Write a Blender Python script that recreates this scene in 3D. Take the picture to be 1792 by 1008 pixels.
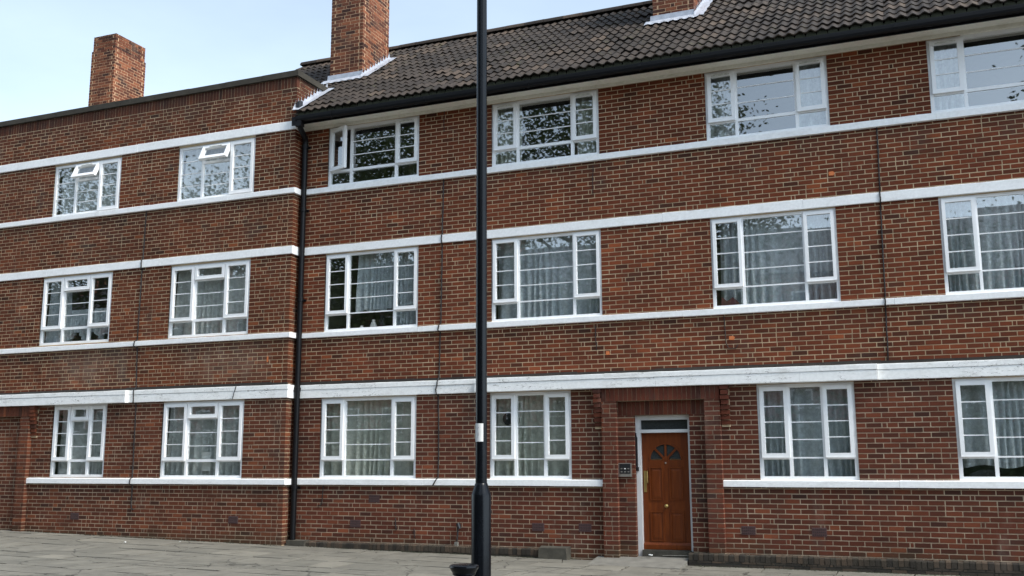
import bpy, math, random
from mathutils import Vector, Matrix
random.seed(7)
R = math.radians
scene = bpy.context.scene
for o in list(bpy.data.objects): bpy.data.objects.remove(o)

# ------------------------------------------------------------------ camera, sky, sun, exposure
cam_d = bpy.data.cameras.new('camera'); cam = bpy.data.objects.new('camera', cam_d)
scene.collection.objects.link(cam); scene.camera = cam
cam_d.sensor_width = 36.0; cam_d.lens = 35.236; cam_d.clip_end = 2000; cam_d.clip_start = 0.05
YAW, PITCH, ROLL = 0.385352, 0.171235, -0.003823
_f = Vector((-math.sin(YAW)*math.cos(PITCH), math.cos(YAW)*math.cos(PITCH), math.sin(PITCH)))
_r = Vector((math.cos(YAW), math.sin(YAW), 0)); _u = _r.cross(_f)
_r2 = math.cos(ROLL)*_r + math.sin(ROLL)*_u; _u2 = -math.sin(ROLL)*_r + math.cos(ROLL)*_u
CAM = Vector((0, -16, 1.6))
m = Matrix((_r2, _u2, -_f)).transposed().to_4x4(); m.translation = CAM
cam.matrix_world = m

SUN_EL, SUN_AZ = 50.0, 75.0        # azimuth measured from the facade's outward normal (-Y) towards +X
sun_dir = Vector((math.sin(R(SUN_AZ))*math.cos(R(SUN_EL)), -math.cos(R(SUN_AZ))*math.cos(R(SUN_EL)), math.sin(R(SUN_EL))))
w = bpy.data.worlds.new('World'); scene.world = w; w.use_nodes = True
nt = w.node_tree; bg = nt.nodes['Background']
sky = nt.nodes.new('ShaderNodeTexSky'); sky.sky_type = 'NISHITA'; sky.sun_disc = False
sky.sun_elevation = R(SUN_EL); sky.sun_rotation = math.atan2(sun_dir.x, sun_dir.y)
sky.air_density = 1.1; sky.dust_density = 1.2; sky.ozone_density = 1.0
# thin high cloud over the whole sky
tc = nt.nodes.new('ShaderNodeTexCoord'); mp = nt.nodes.new('ShaderNodeMapping'); mp.inputs['Scale'].default_value = (1.0, 1.0, 2.6)
nz = nt.nodes.new('ShaderNodeTexNoise'); nz.inputs['Scale'].default_value = 1.3; nz.inputs['Detail'].default_value = 6; nz.inputs['Roughness'].default_value = .55
rp = nt.nodes.new('ShaderNodeValToRGB'); rp.color_ramp.elements[0].position = .28; rp.color_ramp.elements[1].position = .78
rp.color_ramp.elements[0].color = (.38,)*3+(1,); rp.color_ramp.elements[1].color = (.80,)*3+(1,)
mx = nt.nodes.new('ShaderNodeMixRGB')
bw = nt.nodes.new('ShaderNodeRGBToBW'); nt.links.new(sky.outputs['Color'], bw.inputs[0])
tn = nt.nodes.new('ShaderNodeMixRGB'); tn.blend_type = 'MULTIPLY'; tn.inputs['Fac'].default_value = 1; tn.inputs['Color2'].default_value = (2.35, 2.85, 3.35, 1)   # cloud is lit by the sky it hangs in
nt.links.new(bw.outputs[0], tn.inputs['Color1']); nt.links.new(tn.outputs['Color'], mx.inputs['Color2'])
nt.links.new(tc.outputs['Generated'], mp.inputs['Vector']); nt.links.new(mp.outputs['Vector'], nz.inputs['Vector'])
nt.links.new(nz.outputs['Fac'], rp.inputs['Fac']); nt.links.new(rp.outputs['Color'], mx.inputs['Fac'])
nt.links.new(sky.outputs['Color'], mx.inputs['Color1']); nt.links.new(mx.outputs['Color'], bg.inputs['Color'])
bg.inputs['Strength'].default_value = 0.138
sun_l = bpy.data.lights.new('sun', 'SUN'); sun_o = bpy.data.objects.new('sun', sun_l); scene.collection.objects.link(sun_o)
sun_l.energy = 3.0; sun_l.angle = R(18); sun_l.color = (1, .92, .80)
sun_o.rotation_euler = sun_dir.to_track_quat('Z', 'Y').to_euler(); sun_o.location = (10, -20, 30)
vs = scene.view_settings; vs.view_transform = 'Standard'; vs.look = 'None'; vs.gamma = 1; vs.exposure = 0.46; vs.use_curve_mapping = False
scene.render.engine = 'CYCLES'
scene.cycles.transparent_max_bounces = 24; scene.cycles.max_bounces = 8

# ------------------------------------------------------------------ materials
MATS = {}
def new_mat(name):
    mt = bpy.data.materials.new(name); mt.use_nodes = True; MATS[name] = mt
    return mt, mt.node_tree, mt.node_tree.nodes['Principled BSDF']
def N(t, typ, **kw):
    n = t.nodes.new(typ)
    for k, v in kw.items():
        if k.startswith('i_'): n.inputs[k[2:].replace('_', ' ')].default_value = v
        else: setattr(n, k, v)
    return n
def ramp(t, stops, interp='LINEAR'):
    n = t.nodes.new('ShaderNodeValToRGB'); cr = n.color_ramp; cr.interpolation = interp
    while len(cr.elements) < len(stops): cr.elements.new(.5)
    for e, (p, c) in zip(cr.elements, stops):
        e.position = p; e.color = (c if isinstance(c, tuple) else (c,)*3) + (1,)
    return n
def mixc(t, fac, a, b, mode='MIX'):
    n = t.nodes.new('ShaderNodeMixRGB'); n.blend_type = mode
    for inp, v in (('Fac', fac), ('Color1', a), ('Color2', b)):
        if hasattr(v, 'is_linked') or hasattr(v, 'links'): t.links.new(v, n.inputs[inp])
        elif isinstance(v, tuple): n.inputs[inp].default_value = v + (1,)
        else: n.inputs[inp].default_value = v
    return n.outputs['Color']
def math_(t, op, a, b=None, clamp=False):
    n = t.nodes.new('ShaderNodeMath'); n.operation = op; n.use_clamp = clamp
    for i, v in enumerate((a, b)):
        if v is None: continue
        if hasattr(v, 'links'): t.links.new(v, n.inputs[i])
        else: n.inputs[i].default_value = v
    return n.outputs[0]
def noise(t, vec, scale, detail=4, rough=.55, stretch=None):
    if stretch:
        mpn = N(t, 'ShaderNodeMapping'); mpn.inputs['Scale'].default_value = stretch; t.links.new(vec, mpn.inputs['Vector']); vec = mpn.outputs['Vector']
    n = N(t, 'ShaderNodeTexNoise', i_Scale=scale, i_Detail=detail, i_Roughness=rough); t.links.new(vec, n.inputs['Vector'])
    return n.outputs['Fac']
def bump(t, b, h, strength=.3, dist=.005):
    n = N(t, 'ShaderNodeBump', i_Strength=strength, i_Distance=dist); t.links.new(h, n.inputs['Height']); t.links.new(n.outputs['Normal'], b.inputs['Normal'])
def pos(t): return N(t, 'ShaderNodeNewGeometry').outputs['Position']
def piece_random(t):
    g = N(t, 'ShaderNodeNewGeometry'); oi = N(t, 'ShaderNodeObjectInfo')
    return math_(t, 'FRACT', math_(t, 'ADD', g.outputs['Random Per Island'], oi.outputs['Random']))

def brick_mat(name, stops, stain=1.0, parapet=False, algae=False, drips=False):
    mt, t, b = new_mat(name); P = pos(t)
    rnd = piece_random(t)
    rc = ramp(t, stops); t.links.new(rnd, rc.inputs['Fac'])
    patch = ramp(t, [(.3, .78), (.7, 1.22)]); t.links.new(noise(t, P, .9, 3), patch.inputs['Fac'])
    c = mixc(t, 1.0, rc.outputs['Color'], patch.outputs['Color'], 'MULTIPLY')
    grain = ramp(t, [(.25, .72), (.75, 1.2)]); t.links.new(noise(t, P, 55, 4, .65), grain.inputs['Fac'])
    c = mixc(t, .8, c, grain.outputs['Color'], 'MULTIPLY')
    # soot patches and lime bloom with shapes of their own
    soot = ramp(t, [(.56, 0.0), (.72, 1.0)]); t.links.new(noise(t, P, 1.7, 6, .62, (1, 1, .8)), soot.inputs['Fac'])
    c = mixc(t, math_(t, 'MULTIPLY', soot.outputs['Color'], .5*stain), c, (.055, .04, .033))
    lime = ramp(t, [(.60, 0.0), (.75, 1.0)]); t.links.new(noise(t, P, 1.25, 7, .7, (1.4, 1, .55)), lime.inputs['Fac'])
    c = mixc(t, math_(t, 'MULTIPLY', lime.outputs['Color'], .16*stain), c, (.33, .27, .22))
    sp = N(t, 'ShaderNodeSeparateXYZ'); t.links.new(P, sp.inputs[0])
    if parapet:      # rain-washed soot running down from the coping
        zz = math_(t, 'ADD', sp.outputs['Z'], math_(t, 'MULTIPLY', noise(t, P, 2.2, 6, .7, (2.5, 1, .5)), .9))
        k = ramp(t, [(.0, 0.0), (1.0, 1.0)]); t.links.new(math_(t, 'MULTIPLY', math_(t, 'SUBTRACT', zz, 8.85), 1.3, True), k.inputs['Fac'])
        c = mixc(t, math_(t, 'MULTIPLY', k.outputs['Color'], .62), c, (.032, .024, .021))
    if parapet:      # two pale lime blooms washed down under the first floor sills of the wing
        for xc_, hw in ((-15.7, 1.15), (-12.35, 1.1)):
            mx_ = math_(t, 'SUBTRACT', 1.0, math_(t, 'DIVIDE', math_(t, 'ABSOLUTE', math_(t, 'SUBTRACT', sp.outputs['X'], xc_)), hw), True)
            mz_ = math_(t, 'SUBTRACT', 1.0, math_(t, 'DIVIDE', math_(t, 'ABSOLUTE', math_(t, 'SUBTRACT', sp.outputs['Z'], 3.52)), .42), True)
            nn_ = ramp(t, [(.35, 0.0), (.62, 1.0)]); t.links.new(noise(t, P, 2.6, 6, .7, (1.6, 1, .6)), nn_.inputs['Fac'])
            k_ = math_(t, 'MULTIPLY', math_(t, 'MULTIPLY', math_(t, 'POWER', math_(t, 'MULTIPLY', mx_, mz_), .45), nn_.outputs['Color']), .5)
            c = mixc(t, k_, c, (.22, .17, .135))
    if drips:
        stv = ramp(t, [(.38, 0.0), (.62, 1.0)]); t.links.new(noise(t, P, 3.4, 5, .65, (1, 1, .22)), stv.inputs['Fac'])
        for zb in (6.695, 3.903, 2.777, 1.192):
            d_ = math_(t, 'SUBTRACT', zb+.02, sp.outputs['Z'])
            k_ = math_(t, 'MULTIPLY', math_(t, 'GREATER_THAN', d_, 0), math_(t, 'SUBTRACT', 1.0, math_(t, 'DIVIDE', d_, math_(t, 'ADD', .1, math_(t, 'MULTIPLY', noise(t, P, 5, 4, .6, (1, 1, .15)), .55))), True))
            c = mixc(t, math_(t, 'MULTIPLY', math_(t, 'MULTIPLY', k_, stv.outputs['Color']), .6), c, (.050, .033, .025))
    if algae:        # green-brown growth where rain splashes off the paving
        zz = math_(t, 'SUBTRACT', .72, math_(t, 'ADD', sp.outputs['Z'], math_(t, 'MULTIPLY', noise(t, P, 1.8, 6, .7), .75)))
        c = mixc(t, math_(t, 'MULTIPLY', math_(t, 'MULTIPLY', zz, 3.0, True), .7), c, (.052, .045, .024))
    t.links.new(c, b.inputs['Base Color']); b.inputs['Roughness'].default_value = .9; b.inputs['Specular IOR Level'].default_value = .22
    bump(t, b, noise(t, P, 90, 3), .35, .004)
    return mt
RED_ = [(0, (.060, .024, .017)), (.03, (.080, .028, .018)), (.12, (.112, .035, .020)), (.55, (.140, .041, .023)), (.85, (.165, .048, .025)), (.97, (.195, .058, .029)), (1, (.27, .082, .038))]
RED = [(p, (c[0]*.96, c[1]*.82, c[2]*.64)) for p, c in RED_]
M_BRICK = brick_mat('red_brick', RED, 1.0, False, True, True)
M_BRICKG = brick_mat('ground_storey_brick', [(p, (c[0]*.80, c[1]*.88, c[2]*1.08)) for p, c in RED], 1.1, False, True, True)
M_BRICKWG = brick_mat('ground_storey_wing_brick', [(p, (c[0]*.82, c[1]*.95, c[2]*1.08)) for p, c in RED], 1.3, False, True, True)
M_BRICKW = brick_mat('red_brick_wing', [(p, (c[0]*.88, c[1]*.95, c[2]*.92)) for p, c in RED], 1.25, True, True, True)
M_BRICKC = brick_mat('chimney_brick', [(0, (.045, .02, .016)), (.25, (.095, .034, .021)), (.6, (.15, .05, .027)), (1, (.24, .085, .042))], 1.4)
M_PLINTH = brick_mat('plinth_brick', [(0, (.03, .026, .022)), (.5, (.052, .043, .033)), (1, (.085, .06, .042))])

def simple(name, col, rough=.6, metal=0, var=.15, scale=6, bumpd=0, bscale=60, spec=None, coat=0):
    mt, t, b = new_mat(name); P = pos(t)
    v = ramp(t, [(.25, 1-var), (.75, 1+var)]); t.links.new(noise(t, P, scale, 5, .6), v.inputs['Fac'])
    c = mixc(t, 1.0, col, v.outputs['Color'], 'MULTIPLY')
    t.links.new(c, b.inputs['Base Color']); b.inputs['Roughness'].default_value = rough; b.inputs['Metallic'].default_value = metal
    if spec is not None: b.inputs['Specular IOR Level'].default_value = spec
    if coat: b.inputs['Coat Weight'].default_value = coat; b.inputs['Coat Roughness'].default_value = .12
    if bumpd: bump(t, b, noise(t, P, bscale, 4), .5, bumpd)
    return mt
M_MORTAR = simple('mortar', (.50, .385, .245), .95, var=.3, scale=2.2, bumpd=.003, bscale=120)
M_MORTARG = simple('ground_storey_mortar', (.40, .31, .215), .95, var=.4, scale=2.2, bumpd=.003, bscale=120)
M_MORTARC = simple('chimney_mortar', (.50, .32, .19), .95, var=.25, scale=3)
M_UPVC = simple('window_plastic', (.87, .87, .87), .35, var=.05, scale=3)
M_TRICKLE = simple('dirty_vent_paint', (.62, .62, .58), .6, var=.3, scale=30)
M_ROOM = simple('room_wall', (.16, .15, .13), .9)
M_GUTTER = simple('black_gutter_plastic', (.005, .005, .006), .42, var=.2, spec=.22)
M_IRON = simple('black_gloss_paint', (.004, .005, .007), .22, var=.25, scale=4, bumpd=.001, bscale=14, spec=.2)
M_CABLE = simple('black_cable_sheath', (.014, .012, .012), .6)
M_DPC = simple('bitumen_strip', (.028, .024, .02), .85, var=.4, scale=14)
M_COPING = simple('weathered_coping', (.034, .029, .021), .95, var=.45, scale=5, bumpd=.006, bscale=30)
M_LEAD = simple('lead_sheet', (.42, .44, .49), .45, metal=.2, var=.25, scale=9, bumpd=.006, bscale=16)
M_BRASS = simple('brass', (.50, .36, .13), .35, metal=.9)
M_STEEL = simple('brushed_steel', (.45, .42, .38), .35, metal=.8)
M_BLACKPL = simple('black_plastic', (.012, .012, .014), .4)
M_PAPER = simple('white_paper', (.72, .72, .70), .8, var=.06, scale=20)
M_VENT = simple('air_brick_clay', (.085, .042, .04), .9, var=.2, scale=20)
M_HOLE = simple('vent_slot', (.04, .025, .024), .9)
M_CONC = simple('concrete', (.16, .152, .132), .92, var=.28, scale=5, bumpd=.004, bscale=70)
M_OLDC = simple('old_mossy_concrete', (.05, .045, .034), .95, var=.5, scale=7, bumpd=.008, bscale=40)
M_ASPH = simple('asphalt', (.05, .05, .05), .9, var=.2, scale=30, bumpd=.004, bscale=150)
M_FILL = simple('pavement_joint_grit', (.045, .042, .034), .95, var=.3, scale=20)
M_PATCH = simple('orange_sealant', (.55, .16, .05), .8, var=.2)
M_STONEW = simple('white_china', (.7, .7, .68), .3)
M_DARKC = simple('dark_ornament', (.03, .03, .035), .7)
M_PINK = simple('red_cloth', (.22, .09, .08), .9)
M_BARK = simple('bark', (.085, .07, .05), .95, var=.3, scale=12)
M_MOSS = simple('moss', (.026, .027, .014), .95, var=.5, scale=40)

def paint_mat(name, col, dirt, dirtcol, crack=.5):
    mt, t, b = new_mat(name); P = pos(t)
    st = ramp(t, [(.52, 0.0), (.74, 1.0)]); t.links.new(noise(t, P, 3.0, 7, .68, (1, 1, 2.2)), st.inputs['Fac'])
    c = mixc(t, math_(t, 'MULTIPLY', st.outputs['Color'], dirt), col, dirtcol)
    # hairline cracks: thin iso-lines of a slow noise, only in some places
    n1 = noise(t, P, 2.1, 3, .5, (1, 1, 7))
    line = math_(t, 'LESS_THAN', math_(t, 'ABSOLUTE', math_(t, 'SUBTRACT', n1, .5)), .0035)
    gate = math_(t, 'GREATER_THAN', noise(t, P, .9, 2), .5)
    c = mixc(t, math_(t, 'MULTIPLY', math_(t, 'MULTIPLY', line, gate), crack), c, (.10, .09, .075))
    fine = ramp(t, [(.3, .93), (.7, 1.04)]); t.links.new(noise(t, P, 24, 4), fine.inputs['Fac'])
    c = mixc(t, 1, c, fine.outputs['Color'], 'MULTIPLY')
    t.links.new(c, b.inputs['Base Color']); b.inputs['Roughness'].default_value = .65
    bump(t, b, noise(t, P, 18, 5), .4, .004)
    return mt
M_PAINT = paint_mat('white_masonry_paint', (.88, .88, .875), .25, (.45, .43, .38), .0)
M_PAINTG = paint_mat('cracked_white_paint', (.87, .87, .855), .4, (.40, .38, .33), .8)
M_SOFFIT = paint_mat('cream_soffit_paint', (.82, .79, .70), .4, (.45, .40, .30), .0)

def tile_mat():
    mt, t, b = new_mat('roof_tile'); P = pos(t)
    rc = ramp(t, [(0, (.020, .0145, .011)), (.4, (.031, .0225, .017)), (.8, (.044, .032, .024)), (1, (.075, .052, .036))]); t.links.new(piece_random(t), rc.inputs['Fac'])
    g = ramp(t, [(.3, .6), (.72, 1.35)]); t.links.new(noise(t, P, 9, 6, .7), g.inputs['Fac'])
    c = mixc(t, 1, rc.outputs['Color'], g.outputs['Color'], 'MULTIPLY')
    mo = ramp(t, [(.58, 0.0), (.7, 1.0)]); t.links.new(noise(t, P, 3.2, 7, .7), mo.inputs['Fac'])
    c = mixc(t, math_(t, 'MULTIPLY', mo.outputs['Color'], .45), c, (.075, .07, .028))
    t.links.new(c, b.inputs['Base Color']); b.inputs['Roughness'].default_value = .75; b.inputs['Specular IOR Level'].default_value = .3
    bump(t, b, noise(t, P, 45, 4), .5, .006)
    return mt
M_TILE = tile_mat()

def wood_mat():
    mt, t, b = new_mat('varnished_wood'); P = pos(t)
    g = ramp(t, [(.25, (.085, .017, .003)), (.55, (.145, .031, .004)), (.8, (.20, .046, .006))]); t.links.new(noise(t, P, 7, 7, .65, (5, 5, .45)), g.inputs['Fac'])
    t.links.new(g.outputs['Color'], b.inputs['Base Color']); b.inputs['Roughness'].default_value = .45; b.inputs['Specular IOR Level'].default_value = .3
    bump(t, b, noise(t, P, 30, 4, .6, (5, 5, .5)), .2, .002)
    return mt
M_WOOD = wood_mat()

def glass_mat(name, ior, tint, wav=.35):
    mt = bpy.data.materials.new(name); mt.use_nodes = True; t = mt.node_tree; t.nodes.clear()
    out = N(t, 'ShaderNodeOutputMaterial'); fr = N(t, 'ShaderNodeFresnel', i_IOR=ior)
    tr = N(t, 'ShaderNodeBsdfTransparent', i_Color=tint+(1,)); gl = N(t, 'ShaderNodeBsdfGlossy', i_Roughness=.012)
    mxn = N(t, 'ShaderNodeMixShader'); P = pos(t)
    bp = N(t, 'ShaderNodeBump', i_Strength=wav, i_Distance=.01); t.links.new(noise(t, P, 2.6, 2), bp.inputs['Height'])
    if wav: t.links.new(bp.outputs['Normal'], gl.inputs['Normal'])
    g_ = N(t, 'ShaderNodeNewGeometry'); t.links.new(math_(t, 'MULTIPLY', fr.outputs[0], math_(t, 'SUBTRACT', 1.0, g_.outputs['Backfacing'])), mxn.inputs[0]); t.links.new(tr.outputs[0], mxn.inputs[1]); t.links.new(gl.outputs[0], mxn.inputs[2]); t.links.new(mxn.outputs[0], out.inputs[0])
    return mt
M_GLASS = glass_mat('window_glass', 4.0, (.985, 1, .995), 0)
M_DGLASS = simple('obscure_door_glass', (.035, .04, .04), .22, var=.3, scale=40, bumpd=.002, bscale=60)

def curtain_mat(name, col, lace):
    mt = bpy.data.materials.new(name); mt.use_nodes = True; t = mt.node_tree; t.nodes.clear(); P = pos(t)
    out = N(t, 'ShaderNodeOutputMaterial')
    v = ramp(t, [(.3, .72), (.7, 1.1)]); t.links.new(noise(t, P, 14, 5, .7), v.inputs['Fac'])
    c = mixc(t, 1, col, v.outputs['Color'], 'MULTIPLY')
    df = N(t, 'ShaderNodeBsdfDiffuse'); tl = N(t, 'ShaderNodeBsdfTranslucent'); tp = N(t, 'ShaderNodeBsdfTransparent')
    t.links.new(c, df.inputs[0]); t.links.new(c, tl.inputs[0])
    m1 = N(t, 'ShaderNodeMixShader'); m1.inputs[0].default_value = .22; t.links.new(df.outputs[0], m1.inputs[1]); t.links.new(tl.outputs[0], m1.inputs[2])
    vo = N(t, 'ShaderNodeTexVoronoi', i_Scale=26.0); t.links.new(P, vo.inputs['Vector'])
    hole = ramp(t, [(.15, lace*.25), (.55, lace)]); t.links.new(vo.outputs['Distance'], hole.inputs['Fac'])
    m2 = N(t, 'ShaderNodeMixShader'); t.links.new(hole.outputs['Color'], m2.inputs[0]); t.links.new(m1.outputs[0], m2.inputs[1]); t.links.new(tp.outputs[0], m2.inputs[2])
    t.links.new(m2.outputs[0], out.inputs[0])
    return mt
M_NET = curtain_mat('net_curtain_cloth', (.92, .94, .92), .06)
M_NETB = curtain_mat('blue_white_lace', (.86, .92, .96), .12)
M_NETC = curtain_mat('cream_curtain_cloth', (.90, .91, .82), .04)

def paving_mat():
    mt, t, b = new_mat('yorkstone'); P = pos(t)
    rc = ramp(t, [(0, (.140, .132, .109)), (.4, (.155, .145, .120)), (.75, (.167, .156, .129)), (1, (.184, .171, .140))]); t.links.new(piece_random(t), rc.inputs['Fac'])
    g = ramp(t, [(.3, .72), (.7, 1.2)]); t.links.new(noise(t, P, 2.6, 7, .7), g.inputs['Fac'])
    c = mixc(t, 1, rc.outputs['Color'], g.outputs['Color'], 'MULTIPLY')
    st = ramp(t, [(.6, 0.0), (.72, 1.0)]); t.links.new(noise(t, P, 1.1, 6, .65, (1, 2.2, 1)), st.inputs['Fac'])
    c = mixc(t, math_(t, 'MULTIPLY', st.outputs['Color'], .45), c, (.10, .095, .08))
    wv = N(t, 'ShaderNodeVectorMath', operation='ADD'); wn = N(t, 'ShaderNodeTexNoise', i_Scale=1.6, i_Detail=5); t.links.new(P, wn.inputs['Vector'])
    sc_ = N(t, 'ShaderNodeVectorMath', operation='SCALE'); sc_.inputs['Scale'].default_value = .5; t.links.new(wn.outputs['Color'], sc_.inputs[0]); t.links.new(P, wv.inputs[0]); t.links.new(sc_.outputs[0], wv.inputs[1])
    vo = N(t, 'ShaderNodeTexVoronoi', i_Scale=.75, feature='DISTANCE_TO_EDGE'); t.links.new(wv.outputs[0], vo.inputs['Vector'])
    crk = math_(t, 'MULTIPLY', math_(t, 'LESS_THAN', vo.outputs['Distance'], .009), math_(t, 'GREATER_THAN', noise(t, P, .7, 3), .47))
    c = mixc(t, math_(t, 'MULTIPLY', crk, .75), c, (.04, .037, .03))
    t.links.new(c, b.inputs['Base Color']); b.inputs['Roughness'].default_value = .8
    bump(t, b, noise(t, P, 22, 6, .7), .5, .008)
    return mt
M_PAVE = paving_mat()
def leaf_mat(name, a, c):
    mt, t, b = new_mat(name); g = N(t, 'ShaderNodeNewGeometry')
    rc = ramp(t, [(0, a), (1, c)]); t.links.new(g.outputs['Random Per Island'], rc.inputs['Fac'])
    t.links.new(rc.outputs['Color'], b.inputs['Base Color']); b.inputs['Roughness'].default_value = .55
    return mt
M_LEAF = leaf_mat('leaves', (.035, .055, .015), (.10, .13, .04))
M_LEAF2 = leaf_mat('hedge_leaves', (.03, .05, .015), (.07, .10, .03))

# ------------------------------------------------------------------ mesh helpers
COL = scene.collection
class MB:
    def __init__(s): s.v = []; s.f = []
    def poly(s, pts):
        i = len(s.v); s.v += [tuple(p) for p in pts]; s.f.append(tuple(range(i, i+len(pts))))
    def box(s, x0, x1, y0, y1, z0, z1, skip=''):
        i = len(s.v)
        s.v += [(x0,y0,z0),(x1,y0,z0),(x1,y1,z0),(x0,y1,z0),(x0,y0,z1),(x1,y0,z1),(x1,y1,z1),(x0,y1,z1)]
        for k, q in (('b',(0,3,2,1)),('t',(4,5,6,7)),('f',(0,1,5,4)),('r',(1,2,6,5)),('k',(2,3,7,6)),('l',(3,0,4,7))):
            if k not in skip: s.f.append(tuple(i+a for a in q))
    def hexa(s, pts):
        i = len(s.v); s.v += [tuple(p) for p in pts]
        for q in ((0,3,2,1),(4,5,6,7),(0,1,5,4),(1,2,6,5),(2,3,7,6),(3,0,4,7)): s.f.append(tuple(i+a for a in q))
    def prism(s, pts, off):
        n = len(pts); i = len(s.v); off = Vector(off)
        s.v += [tuple(p) for p in pts] + [tuple(Vector(p)+off) for p in pts]
        s.f.append(tuple(range(i+n-1, i-1, -1))); s.f.append(tuple(range(i+n, i+2*n)))
        for a in range(n): b = (a+1) % n; s.f.append((i+a, i+b, i+n+b, i+n+a))
    def tube(s, pts, rad, seg=8, caps=True):
        pts = [Vector(p) for p in pts]; rads = rad if isinstance(rad, (list, tuple)) else [rad]*len(pts)
        i0 = len(s.v); up = Vector((0.31, .77, .55))
        for k, p in enumerate(pts):
            d = (pts[min(k+1, len(pts)-1)] - pts[max(k-1, 0)]).normalized()
            a = d.cross(up); a = a.normalized() if a.length > 1e-4 else d.orthogonal().normalized(); b = d.cross(a)
            for j in range(seg):
                t = 2*math.pi*j/seg; s.v.append(tuple(p + rads[k]*(math.cos(t)*a + math.sin(t)*b)))
        for k in range(len(pts)-1):
            for j in range(seg):
                q = i0+k*seg; jn = (j+1) % seg; s.f.append((q+j, q+jn, q+seg+jn, q+seg+j))
        if caps:
            s.f.append(tuple(i0+j for j in range(seg-1, -1, -1))); q = i0+(len(pts)-1)*seg; s.f.append(tuple(q+j for j in range(seg)))
    def lathe(s, prof, cx, cy, seg=32):
        i0 = len(s.v)
        for r, z in prof:
            for j in range(seg): t = 2*math.pi*j/seg; s.v.append((cx+r*math.cos(t), cy+r*math.sin(t), z))
        for k in range(len(prof)-1):
            for j in range(seg):
                q = i0+k*seg; jn = (j+1) % seg; s.f.append((q+j, q+jn, q+seg+jn, q+seg+j))
        s.f.append(tuple(i0+j for j in range(seg-1, -1, -1))); q = i0+(len(prof)-1)*seg; s.f.append(tuple(q+j for j in range(seg)))
    def mesh(s, name, mat, smooth=False):
        me = bpy.data.meshes.new(name); me.from_pydata(s.v, [], s.f); me.materials.append(mat)
        if smooth: me.polygons.foreach_set('use_smooth', [True]*len(me.polygons))
        me.update(); return me
    def build(s, name, mat, parent=None, smooth=False, stuff=False):
        return obj(name, s.mesh(name, mat, smooth), parent, stuff=stuff)
def obj(name, me, parent=None, loc=None, rot=None, stuff=False):
    o = bpy.data.objects.new(name, me); COL.objects.link(o)
    if parent is not None: o.parent = parent
    if loc is not None: o.location = loc
    if rot is not None: o.rotation_euler = rot
    if stuff: o['kind'] = 'stuff'
    return o
def tag(o, label, cat, group=None):
    o['label'] = label; o['category'] = cat
    if group: o['group'] = group
    return o
def smooth_by_angle(o, ang=40):
    me = o.data; me.polygons.foreach_set('use_smooth', [True]*len(me.polygons))
    me.set_sharp_from_angle(angle=R(ang))

# ------------------------------------------------------------------ ground
PZ = [(-40,.42),(-22,.30),(-17.8,.25),(-15,.19),(-13.4,.16),(-11.5,.125),(-10.7,.10),(-9,.07),(-7,.048),(-5.4,.03),(-3.5,.0),(12,-.02),(40,-.05)]
def pave_z(x, y=0):
    for (a, za), (b, zb) in zip(PZ, PZ[1:]):
        if a <= x <= b: z = za+(zb-za)*(x-a)/(b-a); break
    else: z = PZ[0][1] if x < PZ[0][0] else PZ[-1][1]
    return z - .018*max(0, -y-.15)
xs = [-400, -40, -22, -17.8, -15, -13.4, -11.5, -10.7, -9, -7, -5.4, -3.5, 0, 4, 12, 40, 400]
g = MB()
for a, b in zip(xs, xs[1:]):
    g.poly([(a, -400, -.62), (b, -400, -.62), (b, 400, -.62), (a, 400, -.62)])
gr = g.build('ground', M_ASPH); gr['kind'] = 'structure'
g = MB()
for a, b in zip(xs[1:-1], xs[2:-1]):
    za, zb = pave_z(a, -9.3)-.13, pave_z(b, -9.3)-.13
    g.poly([(a, -19.5, za-.05), (b, -19.5, zb-.05), (b, -9.25, zb), (a, -9.25, za)])
rd = g.build('road', M_ASPH); rd['kind'] = 'structure'
g = MB()
for a, b in zip(xs[1:-1], xs[2:-1]):
    za, zb = pave_z(a, -19.5)-.1, pave_z(b, -19.5)-.1
    g.hexa([(a, -60, za-.6), (b, -60, zb-.6), (b, -19.4, zb-.6), (a, -19.4, za-.6), (a, -60, za), (b, -60, zb), (b, -19.4, zb), (a, -19.4, za)])
fp = g.build('far_pavement', M_CONC); fp['kind'] = 'structure'
g = MB()
for a, b in zip(xs[1:-1], xs[2:-1]):
    g.poly([(a, -9.0, pave_z(a, -9.0)-.012), (b, -9.0, pave_z(b, -9.0)-.012), (b, .6, pave_z(b, 0)-.012), (a, .6, pave_z(a, 0)-.012)])
pavement = g.build('pavement', M_FILL); pavement['kind'] = 'structure'
g = MB()
x = -30.0
kerb = bpy.data.objects.new('kerb', None); COL.objects.link(kerb); kerb['kind'] = 'structure'
while x < 12:
    m_ = MB(); za, zb = pave_z(x, -9.1), pave_z(x+.9, -9.1)
    m_.hexa([(x+.004,-9.25,za-.3),(x+.896,-9.25,zb-.3),(x+.896,-9.005,zb-.3),(x+.004,-9.005,za-.3),(x+.004,-9.235,za),(x+.896,-9.235,zb),(x+.896,-9.005,zb),(x+.004,-9.005,za)])
    m_.build('kerb_stone', M_CONC, kerb); x += .9
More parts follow.
